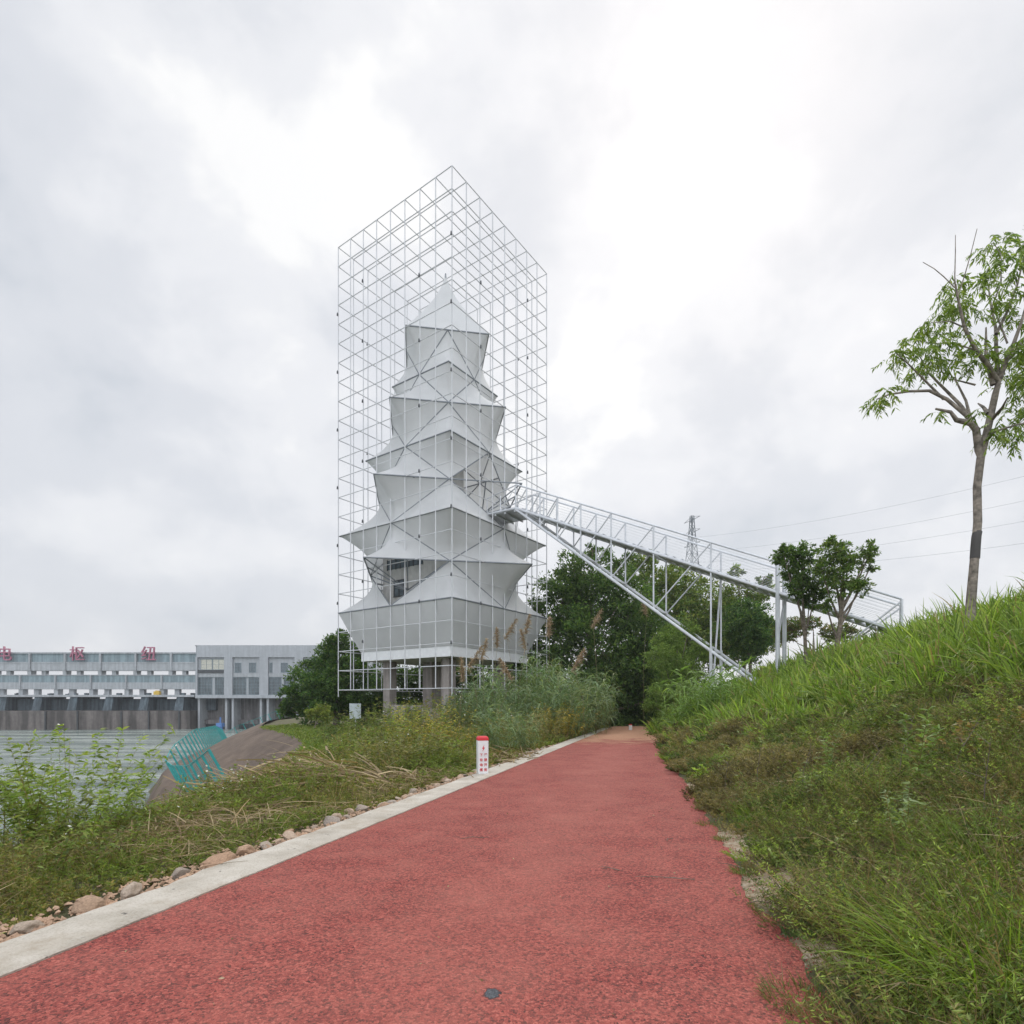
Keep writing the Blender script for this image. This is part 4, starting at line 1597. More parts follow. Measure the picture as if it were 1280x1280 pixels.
for _ in range(34):
    LC.append((rng.uniform(560, 800), rng.uniform(60, 640), 36))
vb = VB()
for (x, y, r) in LC:
    c = q8(x, y, rng.normal(0, .45))
    rr = r * zs
    # each cluster is made of hanging compound leaves: a rachis with paired leaflets
    nr_ = int(r * .50)
    b0 = c + rng.normal(0, .5, (nr_, 3)) * rr * np.array((1, 1.4, .8))
    az = rng.uniform(0, 2 * PI, nr_)
    rd = unit(np.stack([np.cos(az), np.sin(az), rng.uniform(-.9, .25, nr_)], 1))
    rl = rng.uniform(.20, .40, nr_)
    vb.add(blades(b0, rd, rl, .006, .5, pal(nr_, MIDG), (1, .8, .6, .3)))
    for k in range(6):
        tt = .25 + .75 * k / 5
        pos = b0 + rd * (rl * tt)[:, None]
        pos[:, 2] -= .5 * rl * tt ** 2
        for s in (-1, 1):
            sd = unit(np.cross(rd, np.array((0, 0, 1.0)))) * s
            ld = unit(sd * .75 + rd * .55 + rng.normal(0, .2, (nr_, 3)) + np.array((0, 0, -.45)))
            L = rng.uniform(.09, .16, nr_)
            vb.add(blades(pos, ld, L, L * .30, .25, pal(nr_, [(.09, .145, .026), (.125, .185, .038), (.17, .22, .055), (.07, .115, .024)], .2), PROF_L))
vb.build('crown', M_FOL, tree, tbase)
mb = MB(tbase)
mb.tube([q8(398, 1075), q8(400, 1040), q8(403, 1005), q8(406, 990)], np.array((17.2, 17.0, 16.6, 16.3)) * .77 * zs, 12)
mb.build('trunk_wrap', M_WRAP, tree, smooth=True)

# ------------------------------------------------------------------ reeds
def reed_mesh(n, H, cols, spread, ll=.7, lw=.05, nleaf=15):
    az = rng.uniform(0, 2 * PI, n)
    rr = spread * np.sqrt(rng.random(n))
    b = np.stack([np.cos(az) * rr, np.sin(az) * rr, np.full(n, -.1)], 1)
    return sprays(b, stemdir(n, .17), H * rng.uniform(.45, 1.1, n), nleaf, ll, lw, cols, [(.12, .13, .06), (.16, .15, .08)], .10, 1.1, .02, .25, .85, .85)


def place(proto, loc, rz, s, label):
    o = proto.copy()
    COL.objects.link(o)
    o.location = loc
    o.rotation_euler = (0, 0, rz)
    o.scale = (s, s, s)
    o['label'] = label
    return o


protos = []
for k in range(3):
    V, Q, C = reed_mesh(34, 4.8, BLUEG + [(.16, .19, .10)], 1.25, 1.05, .075, 20)
    o = np_mesh('reed_clump', V, [Q], M_FOL, None, col=C)
    tag(o, 'tall blue green reed clump with drooping leaves before the tower', 'reeds', 'tall reeds between path and tower')
    protos.append(o)
spots = [(585, 37, .80), (608, 36, .9), (632, 35, .98), (655, 34, 1.0), (680, 33.5, 1.05), (702, 34, 1.1), (722, 35, .95), (742, 36, .85), (640, 31, .75), (668, 30.5, .72), (695, 30, .78), (618, 32, .7), (718, 31, .75), (752, 42, .8), (735, 40, 1.0), (668, 36, 1.08), (690, 37, 1.1), (598, 33, .62), (570, 38, .6)]
for i, (px, D, s) in enumerate(spots):
    x = (px - 640) * D / FPX
    pr = protos[i % 3]
    if i < 3:
        pr.location = (x, D, gz(x, D))
        pr.rotation_euler = (0, 0, i * 1.1)
        pr.scale = (s, s, s)
    else:
        place(pr, (x, D, gz(x, D)), rng.uniform(0, 6), s, 'tall blue green reed clump with drooping leaves before the tower')
for px, D, s, lab in ((622, 19.5, .42, 'dark drooping reed clump low behind the marker post'), (655, 21, .36, 'short reed clump right of the marker post, among olive weeds')):
    x = (px - 640) * D / FPX
    place(protos[1], (x, D, gz(x, D)), 2, s, lab)
V, Q, C = reed_mesh(34, 3.3, [(.10, .17, .045), (.13, .20, .06), (.085, .15, .04)], .9, 1.1, .07, 14)
gp = np_mesh('reed_clump', V, [Q], M_FOL, None, col=C)
tag(gp, 'bright green broad leaved reed clump around the foot of the bridge', 'reeds', 'bright reeds at the bridge foot')
for i, (px, D, s) in enumerate(((868, 27, .8), (892, 26, .95), (880, 30, .9), (858, 31, .9), (850, 29, .6))):
    x = (px - 640) * D / FPX
    if i == 0:
        gp.location = (x, D, gz(x, D))
        gp.scale = (s, s, s)
    else:
        place(gp, (x, D, gz(x, D)), rng.uniform(0, 6), s, gp['label'])

# plumed reeds
for i, (px, py, D) in enumerate(((606, 812, 33), (620, 798, 33), (641, 787, 34), (597, 822, 31), (660, 781, 34), (686, 784, 33), (748, 774, 35), (804, 760, 41), (576, 838, 28), (726, 826, 30), (628, 838, 29), (652, 800, 33))):
    tip = np.array(P(px, py, D))
    x = tip[0] + rng.normal(0, .2)
    g = gz(x, D)
    b = np.array((x, D, g))
    r = empty('plumed_reed', tuple(b), 'tall thin reed stalk ending in a feathery brown plume', 'reeds', 'plumed reeds around the tower')
    mb = MB(b)
    lean = np.array((rng.normal(.0, .25), 0, 0))
    mb.tube([b - (0, 0, .2), (b + tip) / 2, tip - lean - (0, 0, .3), tip - lean * .4], (.014, .011, .008, .005), 5)
    mb.build('stalk', plain('reed_stalk', (.20, .17, .09), .8) if i == 0 else bpy.data.materials['reed_stalk'], r)
    n = 260
    tt = rng.random(n)
    ax = np.array((lean[0] * 1.2 + .1, 0, .95))
    pb = tip - lean * .4 + (tt - .5)[:, None] * ax * 1.25
    dd_ = unit(rng.normal(0, .55, (n, 3)) + ax * 1.0)
    vb = VB()
    vb.add(blades(pb, dd_, (.42 * (1.15 - np.abs(tt - .35))), .030, .5, pal(n, [(.24, .185, .145), (.30, .245, .195), (.19, .145, .115)]), (.4, 1, .7, .1)))
    vb.build('plume', M_DRY, r, b)

# ------------------------------------------------------------------ ground cover (nobody could count it)
def sample(n, wlo, whi, ylo, yhi, from_edge='r'):
    y = np.exp(rng.uniform(math.log(ylo), math.log(yhi), n))
    w = rng.uniform(wlo, whi, n)
    x = (xr(y) if from_edge == 'r' else xl(y)) + w
    m = in_view(x, y)
    return x[m], y[m], w[m]


def fbm(x, y, s, seed=0.0):
    return (np.sin(x * s * 1.0 + 1.3 * np.sin(y * s * .8 + seed)) * np.sin(y * s * 1.1 + 1.7 * np.sin(x * s * .6 + seed * 2)) +
            .5 * np.sin(x * s * 2.7 + seed + 2 * np.sin(y * s * 1.9)) * np.sin(y * s * 2.3 + seed))


def wb(y):
    return np.interp(y, [2, 5, 8, 14, 20, 30], [6.4, 6.0, 5.2, 3.6, 1.4, 0.25])


# tall bright grass on the hill: arching fountains
def fountains(x, y, per, H, cols, wmin, wdiv, tilt=.55, droop=(.25, 1.05), sp=.16, dry_f=.07):
    m = len(x)
    idx = np.repeat(np.arange(m), rng.poisson(per, m))
    n = len(idx)
    az = rng.uniform(0, 2 * PI, n)
    rr = sp * np.sqrt(rng.random(n))
    bx_, by_ = x[idx] + np.cos(az) * rr, y[idx] + np.sin(az) * rr
    base = with_z(bx_, by_)
    leanx, leany = rng.normal(0, .22, m)[idx], rng.normal(0, .22, m)[idx]
    tl = np.abs(rng.normal(0, tilt, n))
    d = unit(np.stack([np.cos(az) * tl + leanx, np.sin(az) * tl + leany, np.ones(n)], 1))
    h = (H * rng.uniform(.7, 1.25, m))[idx] * rng.uniform(.5, 1.15, n)
    tint = rng.normal(1, .17, (m, 1)).clip(.55, 1.5)[idx]
    col = pal(n, cols, .15) * tint
    dry = rng.random(n) < dry_f
    col[dry] = pal(dry.sum(), STRAW)
    w_ = np.maximum(wmin, by_ / wdiv) * rng.uniform(.7, 1.5, n)
    return blades(base, d, h, w_, rng.uniform(*droop, n), col, (.7, 1, .85, .55, .05))


x, y, w = sample(9000, 0.0, 17, 2.4, 46)
keep = (w > wb(y) + .5 * fbm(x, y, 1.4)) & (rng.random(len(x)) < np.interp(w, [0, 10, 13, 17], [1, 1, .6, .4]))
x, y, w = x[keep], y[keep], w[keep]
print('tall grass tufts', len(x))
H = (1.42 + .45 * fbm(x, y, .9, 1.0)) * np.interp(w - wb(y), [0, 1.0], [.6, 1]) * np.interp(y, [4, 10, 30], [.9, 1.05, 1.2])
vb = VB()
vb.add(fountains(x, y, 24, np.clip(H, .4, 2.5), [(.095, .16, .028), (.15, .225, .045), (.12, .19, .035), (.21, .255, .09), (.06, .10, .024)], .026, 420, .36, (.25, 1.0), .15))
o = vb.build('tall_grass')
tag(o, 'bright green long bladed grass covering the upper hill', 'grass', kind='stuff')

def off_sand(x, y):
    m = np.ones(len(x), bool)
    for (cx, cy, rx, ry) in ((2.46, 5.0, .30, .55), (2.66, 6.7, .20, .6), (3.55, 11.3, .2, .8)):
        u = (x - cx) + (y - cy) * -.2
        m &= ((u / rx) ** 2 + ((y - cy) / ry) ** 2) > (.75 + .5 * fbm(x, y, 5.0, 3))
    return m


# low scrub on the near slope: many little mounds running into each other
x, y, w = sample(4200, 0.0, 7.8, 1.4, 26)
keep = (w < wb(y) + 1.1 + .5 * fbm(x, y, 1.4)) & (w > .10 + .24 * fbm(x, y, 1.5, 4)) & off_sand(x, y) & ~((y < 4.6) & (w > .75) & (rng.random(len(x)) < .72))
x, y, w = x[keep], y[keep], w[keep]
m = len(x)
print('mounds', m)
mtint = rng.normal(1, .30, m).clip(.45, 1.7)
mr = rng.uniform(.16, .40, m) * np.interp(w, [0, 1], [.7, 1])
mh = (.20 + .30 * np.clip(fbm(x, y, .9, 8) + .35, 0, 1.3)) * rng.uniform(.6, 1.4, m) * np.interp(w, [0, .8], [.65, 1])
kind = rng.integers(0, 5, m)
kind = np.where(fbm(x, y, .6, 13) > .35, 2, kind)
PALS = [HEATH, [(.10, .14, .04), (.13, .17, .05), (.085, .12, .035)], [(.125, .11, .055), (.10, .10, .045), (.14, .115, .065)], [(.06, .095, .028), (.045, .075, .022)], [(.12, .175, .04), (.15, .20, .05)]]
vb = VB()
for kk_ in range(5):
    sel = np.where(kind == kk_)[0]
    idx = np.repeat(sel, rng.poisson(20, len(sel)))
    n = len(idx)
    az = rng.uniform(0, 2 * PI, n)
    q = np.sqrt(rng.random(n))
    bx_, by_ = x[idx] + np.cos(az) * mr[idx] * q * .8, y[idx] + np.sin(az) * mr[idx] * q * .8
    d = unit(np.stack([np.cos(az) * q * 1.0 + rng.normal(0, .25, n), np.sin(az) * q * 1.0 + rng.normal(0, .25, n), np.ones(n)], 1))
    hs = mh[idx] * rng.uniform(.7, 1.25, n) * 1.25
    V_, Q_, C_ = sprays(with_z(bx_, by_), d, hs, 22, np.repeat(np.maximum(.034, by_ * .0062), 22), .25, PALS[kk_], BROWN, .3, .3, .005, .1, .95, .55, flat=True)
    # one tint for every mound (stem strips come first, then the leaves)
    tm = mtint[idx]
    C_ = C_ * np.concatenate([np.repeat(tm, 8), np.repeat(tm, 22 * 4)])[:, None]
    vb.add((V_, Q_, C_))
o = vb.build('heath_cover')
tag(o, 'low brownish green scrubby cover on the near slope', 'ground cover', kind='stuff')
x, y, w = sample(420, 0.2, 7.0, 3.0, 26)
keep = (w < wb(y) + .8) & (fbm(x, y, 1.1, 31) > 0)
x, y, w = x[keep], y[keep], w[keep]
m = len(x)
vb = VB()
vb.add(sprays(with_z(x, y), stemdir(m, .3), rng.uniform(.25, .65, m), 26, np.repeat(np.maximum(.06, y * .010), 26), .34, [(.10, .15, .035), (.14, .19, .05), (.085, .125, .03), (.17, .19, .07)], BROWN, .2, .5, .006, .15, .95, .4))
o = vb.build('leafy_herbs')
tag(o, 'leafy green herbs growing through the scrub of the near slope', 'weeds', kind='stuff')
x, y, w = sample(2600, 0.05, 7.0, 1.8, 24)
keep = (w < wb(y) + .6) & (w > .15 + .2 * fbm(x, y, 1.5, 4)) & (fbm(x, y, 1.2, 21) > -.2)
x, y, w = x[keep], y[keep], w[keep]
vb = VB()
vb.add(fountains(x, y, 26, rng.uniform(.25, .62, len(x)) * np.interp(w, [0, 1.0], [.5, 1]), [(.10, .14, .032), (.13, .165, .045), (.085, .115, .03), (.16, .17, .065)], .0045, 1100, .5, (.2, .9), .09, .14))
o = vb.build('slope_grass')
tag(o, 'scattered olive grass tufts among the scrub of the near slope', 'grass', kind='stuff')

# fine grass mixed through the slope and along the path edge
x, y, w = sample(70000, -.05, 7.0, 1.6, 30)
keep = (w < wb(y) + 1.0) & (fbm(x, y, 1.9, 2) + .5 * fbm(x, y, 4.3, 6) > np.interp(w, [0, .5, 1.5, 5], [.0, -.6, -.3, .1])) & (w > -.02 + .12 * fbm(x, y, 3.0, 4)) & off_sand(x, y)
x, y, w = x[keep], y[keep], w[keep]
n = len(x)
print('fine grass', n)
hh = (.17 + .10 * fbm(x, y, 2.6, 3)) * rng.uniform(.5, 1.5, n) * np.interp(w, [0, .8], [.5, 1.1])
az = rng.uniform(0, 2 * PI, n)
d = unit(np.stack([np.cos(az) * .5, np.sin(az) * .5, np.ones(n)], 1))
col = pal(n, OLIVE + [(.10, .15, .03), (.13, .17, .045), (.12, .15, .05)], .2)
dry = rng.random(n) < .13
col[dry] = pal(dry.sum(), STRAW)
vb = VB()
vb.add(blades(with_z(x, y), d, np.clip(hh, .05, .6) * 1.2, np.maximum(.0035, y / 1500), rng.uniform(.2, .8, n), col))
o = vb.build('fine_grass')
tag(o, 'thin olive grass mixed through the near slope', 'grass', kind='stuff')

# dead litter on slope and verge
def litter(n, wlo, whi, ylo, yhi, edge, cond, name, label):
    x, y, w = sample(n, wlo, whi, ylo, yhi, edge)
    k = cond(x, y, w)
    x, y, w = x[k], y[k], w[k]
    m = len(x)
    b = with_z(x, y)
    b[:, 2] += rng.uniform(.01, .22, m)
    az = rng.normal(2.6, .9, m)
    d = unit(np.stack([np.cos(az), np.sin(az), rng.normal(.08, .22, m)], 1))
    vb = VB()
    vb.add(blades(b, d, rng.uniform(.12, .55, m), np.maximum(.006, y / 1300), .12, pal(m, STRAW + BROWN, .2), (1, 1, .8, .4)))
    o = vb.build(name, M_DRY)
    tag(o, label, 'litter', kind='stuff')


litter(3000, .5, 7, 1.8, 16, 'r', lambda x, y, w: (w < wb(y) + .5), 'dead_stalks', 'dead straw stalks tangled in the low slope cover')
ED = lambda x, y: edge_dist(x, y)
litter(11000, -4.4, -.75, 2.6, 17, 'l', lambda x, y, w: (ED(x, y) > -.7) & (fbm(x, y, 1.2, 7) > -.25), 'dry_litter', 'dry brown stalks lying on the verge beside the kerb')

# left verge weeds
x, y, w = sample(34000, -11, -.72, 2.6, 44, 'l')
keep = (ED(x, y) > -1.6) & (w < -.78 - .2 * fbm(x, y, 2.2, 4)) & (rng.random(len(x)) < np.interp(y, [3, 12, 20], [.75, 1, 1]))
x, y, w = x[keep], y[keep], w[keep]
n = len(x)
print('verge', n)
hb = np.interp(y, [3, 8, 11, 15, 22, 32], [.26, .36, .46, .54, .55, .5]) * np.interp(w, [-6, -2.2, -.8], [1.05, 1, .30])
view = np.where((x / y < -.30) & (y > 12), .28, 1.0)
hs = hb * view * np.clip(1 + .75 * fbm(x, y, 1.1, 9), .25, 2) * rng.uniform(.5, 1.3, n)
base = with_z(x, y)
g1_ = fbm(x, y, .8, 3)
sel = g1_ > 0.1
for msk, cols in ((sel, [(.12, .17, .04), (.10, .15, .032), (.15, .18, .05), (.085, .12, .03), (.12, .13, .045)]), (~sel, [(.10, .14, .035), (.14, .145, .05), (.17, .155, .06), (.18, .14, .065), (.085, .12, .03)])):
    vb = VB()
    m = msk.sum()
    vb.add(sprays(base[msk], stemdir(m, .32), np.clip(hs[msk], .06, 1.9), 20, np.repeat(np.maximum(.042, y[msk] * .0058), 20), .34, cols, BROWN + STRAW, .25, .4, .006, .12, .9, .45, flat=True))
    o = vb.build('verge_weeds')
    tag(o, 'mixed green weeds covering the verge left of the kerb' if cols[0][0] == .12 else 'yellowing weeds covering the verge between kerb and river', 'weeds', kind='stuff')
# grasses standing among the weeds
x, y, w = sample(7000, -9, -.9, 3.0, 40, 'l')
keep = (ED(x, y) > -1.0) & (fbm(x, y, .9, 11) > -.1) & ~((x / y < -.30) & (y > 12))
x, y, w = x[keep], y[keep], w[keep]
hb = np.interp(y, [3, 8, 12, 16, 24, 34], [.25, .32, .55, .85, 1.0, 1.1]) * np.interp(w, [-5, -2.0, -.9], [1.05, 1, .4])
vb = VB()
vb.add(fountains(x, y, 14, hb, [(.12, .14, .045), (.16, .165, .06), (.10, .125, .035), (.20, .18, .085), (.085, .115, .035)], .006, 900, .35, (.1, .6), .10, .22))
o = vb.build('verge_grass')
tag(o, 'straw and olive grasses standing among the verge weeds', 'grass', kind='stuff')
# grassy plateau round the tower
x = rng.uniform(-24, 14, 60000)
y = rng.uniform(24, 56, 60000)
k = (ED(x, y) > -.2) & (x < xl(y) - .7) & in_view(x, y)
x, y = x[k], y[k]
n = len(x)
az = rng.uniform(0, 2 * PI, n)
vb = VB()
vb.add(blades(with_z(x, y), unit(np.stack([np.cos(az) * .5, np.sin(az) * .5, np.ones(n)], 1)), rng.uniform(.15, .55, n) * (1 + .5 * fbm(x, y, .7)), .055, .5, pal(n, YELG + GREEN, .15)))
o = vb.build('plateau_grass')
tag(o, 'green grass on the flat bank round the tower', 'grass', kind='stuff')

# ------------------------------------------------------------------ single plants
M_PETAL = plain('white_petal', (.72, .72, .64), .7)


def bush(name, px, D, n, H, spread, nleaf, ll, lw, cols, label, group=None, lean=.35, cat='weed', ldroop=.5, flowers=None, stem=None, xoff=0, up=.45):
    x = (px - 640) * D / FPX + xoff
    org = (x, D, gz(x, D))
    az = rng.uniform(0, 2 * PI, n)
    rr = spread * np.sqrt(rng.random(n))
    bx_, by_ = x + np.cos(az) * rr, D + np.sin(az) * rr
    b = with_z(bx_, by_)
    out = np.stack([np.cos(az) * rr / spread * lean, np.sin(az) * rr / spread * lean, np.ones(n)], 1) + rng.normal(0, .12, (n, 3))
    r = empty(name, org, label, cat, group)
    vb = VB()
    h = H * (1.45 if name == 'weed_bush' else 1.15) * rng.uniform(.55, 1.1, n)
    n_scale = 1
    tn = rng.uniform(.85, 1.25)
    cols = [tuple(q * tn for q in c) for c in cols]
    vb.add(sprays(b, unit(out), h, int(nleaf * 1.5), ll * 1.15, lw * 1.15, cols, stem or BROWN, .22, ldroop, .010 if D < 9 else .014, .2, .9, up))
    vb.build('foliage', M_FOL, r, org)
    if flowers:
        tip = b + unit(out) * h[:, None]
        tip[:, 2] -= .12 * h
        s = rng.random(n) < flowers
        tip = tip[s]
        m = len(tip)
        if m == 0:
            return r
        for q in tip[:14]:
            k_ = 10
            th = np.arange(k_) * 2 * PI / k_
            rr_ = np.where(np.arange(k_) % 2 == 0, .026, .012)
            ax = rdir(1, 1.0)[0]
            u_ = unit(np.cross(ax, (0.3, 0.9, 0.1)))
            w_ = np.cross(ax, u_)
            V = np.concatenate([[q + ax * .006], q + (np.cos(th) * rr_)[:, None] * u_ + (np.sin(th) * rr_)[:, None] * w_])
            T = np.array([(0, 1 + i, 1 + (i + 1) % k_) for i in range(k_)])
            np_mesh('flower', V - np.array(org), [T], M_PETAL, r)
    return r


LG = [(.11, .165, .035), (.14, .20, .045), (.085, .13, .03), (.17, .205, .06)]
bush('river_shrub', 84, 7.6, 60, 1.6, .55, 34, .10, .24, LG, 'leafy light green shrub standing over the river at left edge, nearest the stones', None, .55, 'shrub', flowers=.2)
bush('river_shrub', 12, 7.0, 40, 1.45, .5, 26, .10, .24, LG + OLIVE, 'leafy shrub cut by the left picture edge beside the river', None, .6, 'shrub')
bush('river_shrub', 40, 5.6, 18, .8, .4, 24, .07, .26, OLIVE + LG, 'low green shrub before the river at left, below the taller shrubs', None, .6, 'shrub')
for px, D, H, lab in ((152, 8.2, 1.0, 'thin leafy stem against the river, leftmost of three'), (176, 8.8, 1.05, 'thin leafy stem against the river, middle of three'), (200, 9.4, .9, 'thin leafy stem against the river, rightmost of three')):
    bush('river_weed', px, D, 4, H, .12, 14, .11, .2, LG, lab, 'thin weeds before the river', .5)
YEL = [(.20, .18, .04), (.26, .21, .05), (.15, .155, .04), (.30, .22, .055)]
FEA = [(.17, .165, .075), (.23, .205, .10), (.13, .14, .06)]
for (px, D, n, H, sp, cols, lab) in (
        (450, 18, 60, .9, .9, OLIVE + LG, 'olive weed bush at the bank edge left of the columns'),
        (480, 19, 60, 1.2, 1.0, LG + OLIVE, 'green weed bush in front of the leftmost concrete column'),
        (520, 21, 60, 1.5, 1.0, LG + YEL, 'light green weed bush with yellow tips before the column plinth'),
        (555, 19, 60, 1.3, .9, OLIVE + YEL, 'olive weed bush left of the marker post'),
        (590, 23, 50, 1.25, .9, OLIVE + DARKG, 'dark weed bush behind the marker post'),
        (642, 22, 50, 1.2, .9, OLIVE + FEA, 'dull olive weed bush right of the marker post'),
        (672, 26, 60, 1.4, .9, FEA + OLIVE, 'feathery straw green bush before the reeds'),
        (700, 29, 70, 1.5, .8, YEL, 'golden yellow bush near the kerb before the reeds'),
        (722, 33.5, 60, 1.6, .6, FEA + YEL, 'tan feathery bush near the far end of the kerb'),
        (736, 37.5, 60, 1.6, .6, FEA + OLIVE, 'last grey green bush beside the far end of the kerb'),
        (428, 13.5, 40, .55, .7, OLIVE + FEA, 'olive weed bush right of the dry reed heap'),
        (500, 15, 50, .95, .8, FEA + OLIVE, 'straw coloured weed bush halfway between reed heap and marker post'),
        (545, 15.5, 40, .9, .7, OLIVE + LG, 'low green weed bush just left of the marker post')):
    bush('weed_bush', px, D, n, H, sp, 22, .13, .2, cols, lab, 'weed bushes on the left verge', .3, flowers=.05)
for (px, D, H, cols, lab) in (
        (468, 30, 1.5, LG + OLIVE, 'tall green weed bush hiding the foot of the leftmost column'),
        (500, 31, 1.7, OLIVE + LG, 'tall olive weed bush before the tower plinth, left half'),
        (530, 32, 1.9, LG + YEL, 'tall yellow green weed bush before the tower plinth, right half'),
        (556, 33, 2.1, BLUEG + OLIVE, 'grey green thicket under the near corner of the cage'),
        (435, 28, 1.1, OLIVE + DARKG, 'dark weed bush below the pale notice board')):
    bush('weed_bush', px, D, 70, H, 1.3, 22, .16, .2, cols, lab, 'weed bushes round the tower foot', .3)
for (px, D, H, lab) in (
        (262, 10.2, .75, 'flowering weed clump at the bank edge, leftmost before the teal fence'),
        (284, 10.8, .6, 'short flowering weed clump before the near fence posts'),
        (322, 12.2, .8, 'flowering weed clump left of the dry reed heap'),
        (372, 13.6, .7, 'flowering weed clump behind the dry reed heap'),
        (402, 14.5, .8, 'flowering weed clump right behind the dry reed heap'),
        (225, 8.6, .6, 'leafy weed clump between river shrub and fence'),
        (120, 6.6, .5, 'low leafy weed clump right of the river shrubs')):
    bush('flowering_weed', px, D, 13, H, .35, 18, .07, .28, LG + OLIVE, lab, 'flowering weeds along the bank edge', .4, flowers=.5)
for px, D, H, lab in ((315, 11.5, .75, 'thin dark weed stalk rising before the brown revetment'), (296, 11, .5, 'short flowering weed before the teal fence'), (350, 13, .7, 'flowering weed stalk beside the dry reed heap')):
    bush('weed_stalk', px, D, 3, H, .1, 14, .05, .35, OLIVE, lab, None, .3, flowers=.8)

# plants on the right slope
TW = [(.11, .17, .05), (.14, .20, .07), (.09, .14, .04)]
bush('tall_weed', 1146, 6.6, 3, 1.15, .05, 60, .10, .2, TW, 'tall grey green weed standing alone on the near slope', None, .1, up=.6)
bush('tall_weed', 1040, 8.2, 3, .95, .08, 40, .08, .22, TW, 'slender green weed on the near slope left of the lone tall weed', None, .15, up=.6)
bush('tall_weed', 1098, 9.6, 4, 1.0, .1, 40, .09, .22, OLIVE + TW, 'olive weed just below the tall grass on the slope', None, .2, up=.6)
bush('leafy_weed', 884, 12.0, 12, .38, .16, 20, .09, .4, [(.14, .22, .03), (.18, .26, .04)], 'small bright green leafy plant at the path edge', None, .6)
bush('leafy_weed', 1062, 10.5, 10, .48, .18, 18, .12, .3, [(.13, .19, .05), (.17, .22, .06)], 'small light green plant below the tall grass on the slope', None, .6)
bush('leafy_weed', 985, 10.0, 6, .55, .1, 14, .07, .35, [(.14, .19, .05), (.11, .15, .04)], 'thin leafy plant with yellow tips on the slope', None, .3)
bush('leafy_weed', 1245, 6.8, 30, .5, .5, 22, .05, .5, [(.16, .13, .05), (.12, .12, .04), (.20, .13, .06)], 'reddish brown leafy weed by the right picture edge', None, .5)
bush('leafy_weed', 1128, 5.4, 9, .45, .14, 22, .07, .22, [(.10, .14, .07), (.13, .17, .09)], 'grey leaved weed at the foot of the tall slope weed', None, .5)
for px, D, H, lab in ((945, 9.5, .85, 'bare brown weed stem left on the slope'), (1120, 7.2, 1.0, 'bare leaning dead stem beside the tall slope weed'), (960, 10.5, .9, 'bare reddish weed stem right of another on the slope'), (1000, 8.0, .8, 'bare dark forked stem on the middle of the near slope'), (1068, 7.0, .75, 'thin bare stem between the two slender slope weeds'), (905, 10.0, .7, 'bare thin stem near the path edge on the slope'), (1228, 5.2, .8, 'bare pale stem near the right picture edge'), (1185, 6.5, .9, 'bent pale dead stem on the right slope')):
    x = (px - 640) * D / FPX
    b = np.array((x, D, gz(x, D)))
    mb = MB(b)
    l = rng.normal(0, .18, 2)
    pts = [b - (0, 0, .1), b + (l[0] * .3, l[1] * .3, H * .5), b + (l[0], l[1], H)]
    mb.tube(pts, (.007, .005, .002), 5)
    for k in range(4):
        q = pts[1] + (pts[2] - pts[1]) * rng.random()
        mb.tube([q, q + np.array((rng.normal(0, .08), rng.normal(0, .08), .12))], (.003, .001), 4)
    tag(mb.build('dead_stem', M_BARK), lab, 'stem')


def tuft(px, D, n, H, sp, cols, label, lean=(0, 0), wd=.006, droop=(.3, .9), w_fix=None):
    x = (px - 640) * D / FPX
    b0 = np.array((x, D, max(gz(x, D), -.01 * D)))
    az = rng.uniform(0, 2 * PI, n)
    rr = sp * np.sqrt(rng.random(n))
    bx_, by_ = x + np.cos(az) * rr, D + np.sin(az) * rr
    b = with_z(bx_, by_)
    b[:, 2] = np.maximum(b[:, 2], -.01 * by_ - .02)
    a2 = az + rng.normal(0, .7, n)
    d = unit(np.stack([np.cos(a2) * rng.uniform(.15, .8, n) + lean[0], np.sin(a2) * rng.uniform(.15, .8, n) + lean[1], np.ones(n)], 1))
    vb = VB()
    col = pal(n, cols, .2)
    dry = rng.random(n) < .08
    col[dry] = pal(dry.sum(), STRAW)
    vb.add(blades(b, d, H * rng.uniform(.45, 1.2, n), wd * rng.uniform(.7, 1.3, n), rng.uniform(*droop, n), col, (.8, 1, .85, .6, .05)))
    o = vb.build('grass_tuft', M_FOL, None, tuple(b0))
    return tag(o, label, 'grass')


tuft(1255, 2.85, 1300, .95, .36, [(.10, .17, .024), (.14, .21, .034), (.075, .13, .02), (.17, .21, .05)], 'large coarse grass tuft at the bottom right corner', (-.28, 0), .0075)
tuft(1175, 3.6, 900, .72, .36, [(.09, .15, .024), (.13, .19, .034), (.15, .175, .05)], 'broad grass tuft leaning to the path at lower right', (-.2, 0), .006)
tuft(1235, 4.3, 900, .75, .45, [(.08, .13, .024), (.11, .165, .032)], 'dark green grass tuft near the right picture edge', (-.1, 0), .005)
tuft(958, 7.4, 700, .55, .26, [(.11, .18, .025), (.14, .21, .035), (.09, .15, .022)], 'bright yellow green grass tuft near the bare soil', (0, 0), .005)
tuft(1028, 5.1, 420, .28, .22, [(.15, .16, .07), (.11, .13, .045), (.20, .18, .09)], 'pale dry grass tuft beside the bare sandy patch', (-.1, 0), .004)
tuft(930, 5.6, 260, .13, .13, [(.07, .12, .03), (.10, .14, .04)], 'small grass tuft growing out of the path edge beside bare soil', (0, 0), .004)
tuft(884, 7.9, 220, .10, .17, [(.07, .11, .03), (.11, .13, .05)], 'flat little grass tuft on the red path edge, farthest of the edge tufts', (0, 0), .004)
tuft(903, 7.0, 150, .12, .10, [(.07, .11, .03), (.11, .13, .05)], 'tiny grass tuft between two patches of bare soil', (0, 0), .004)
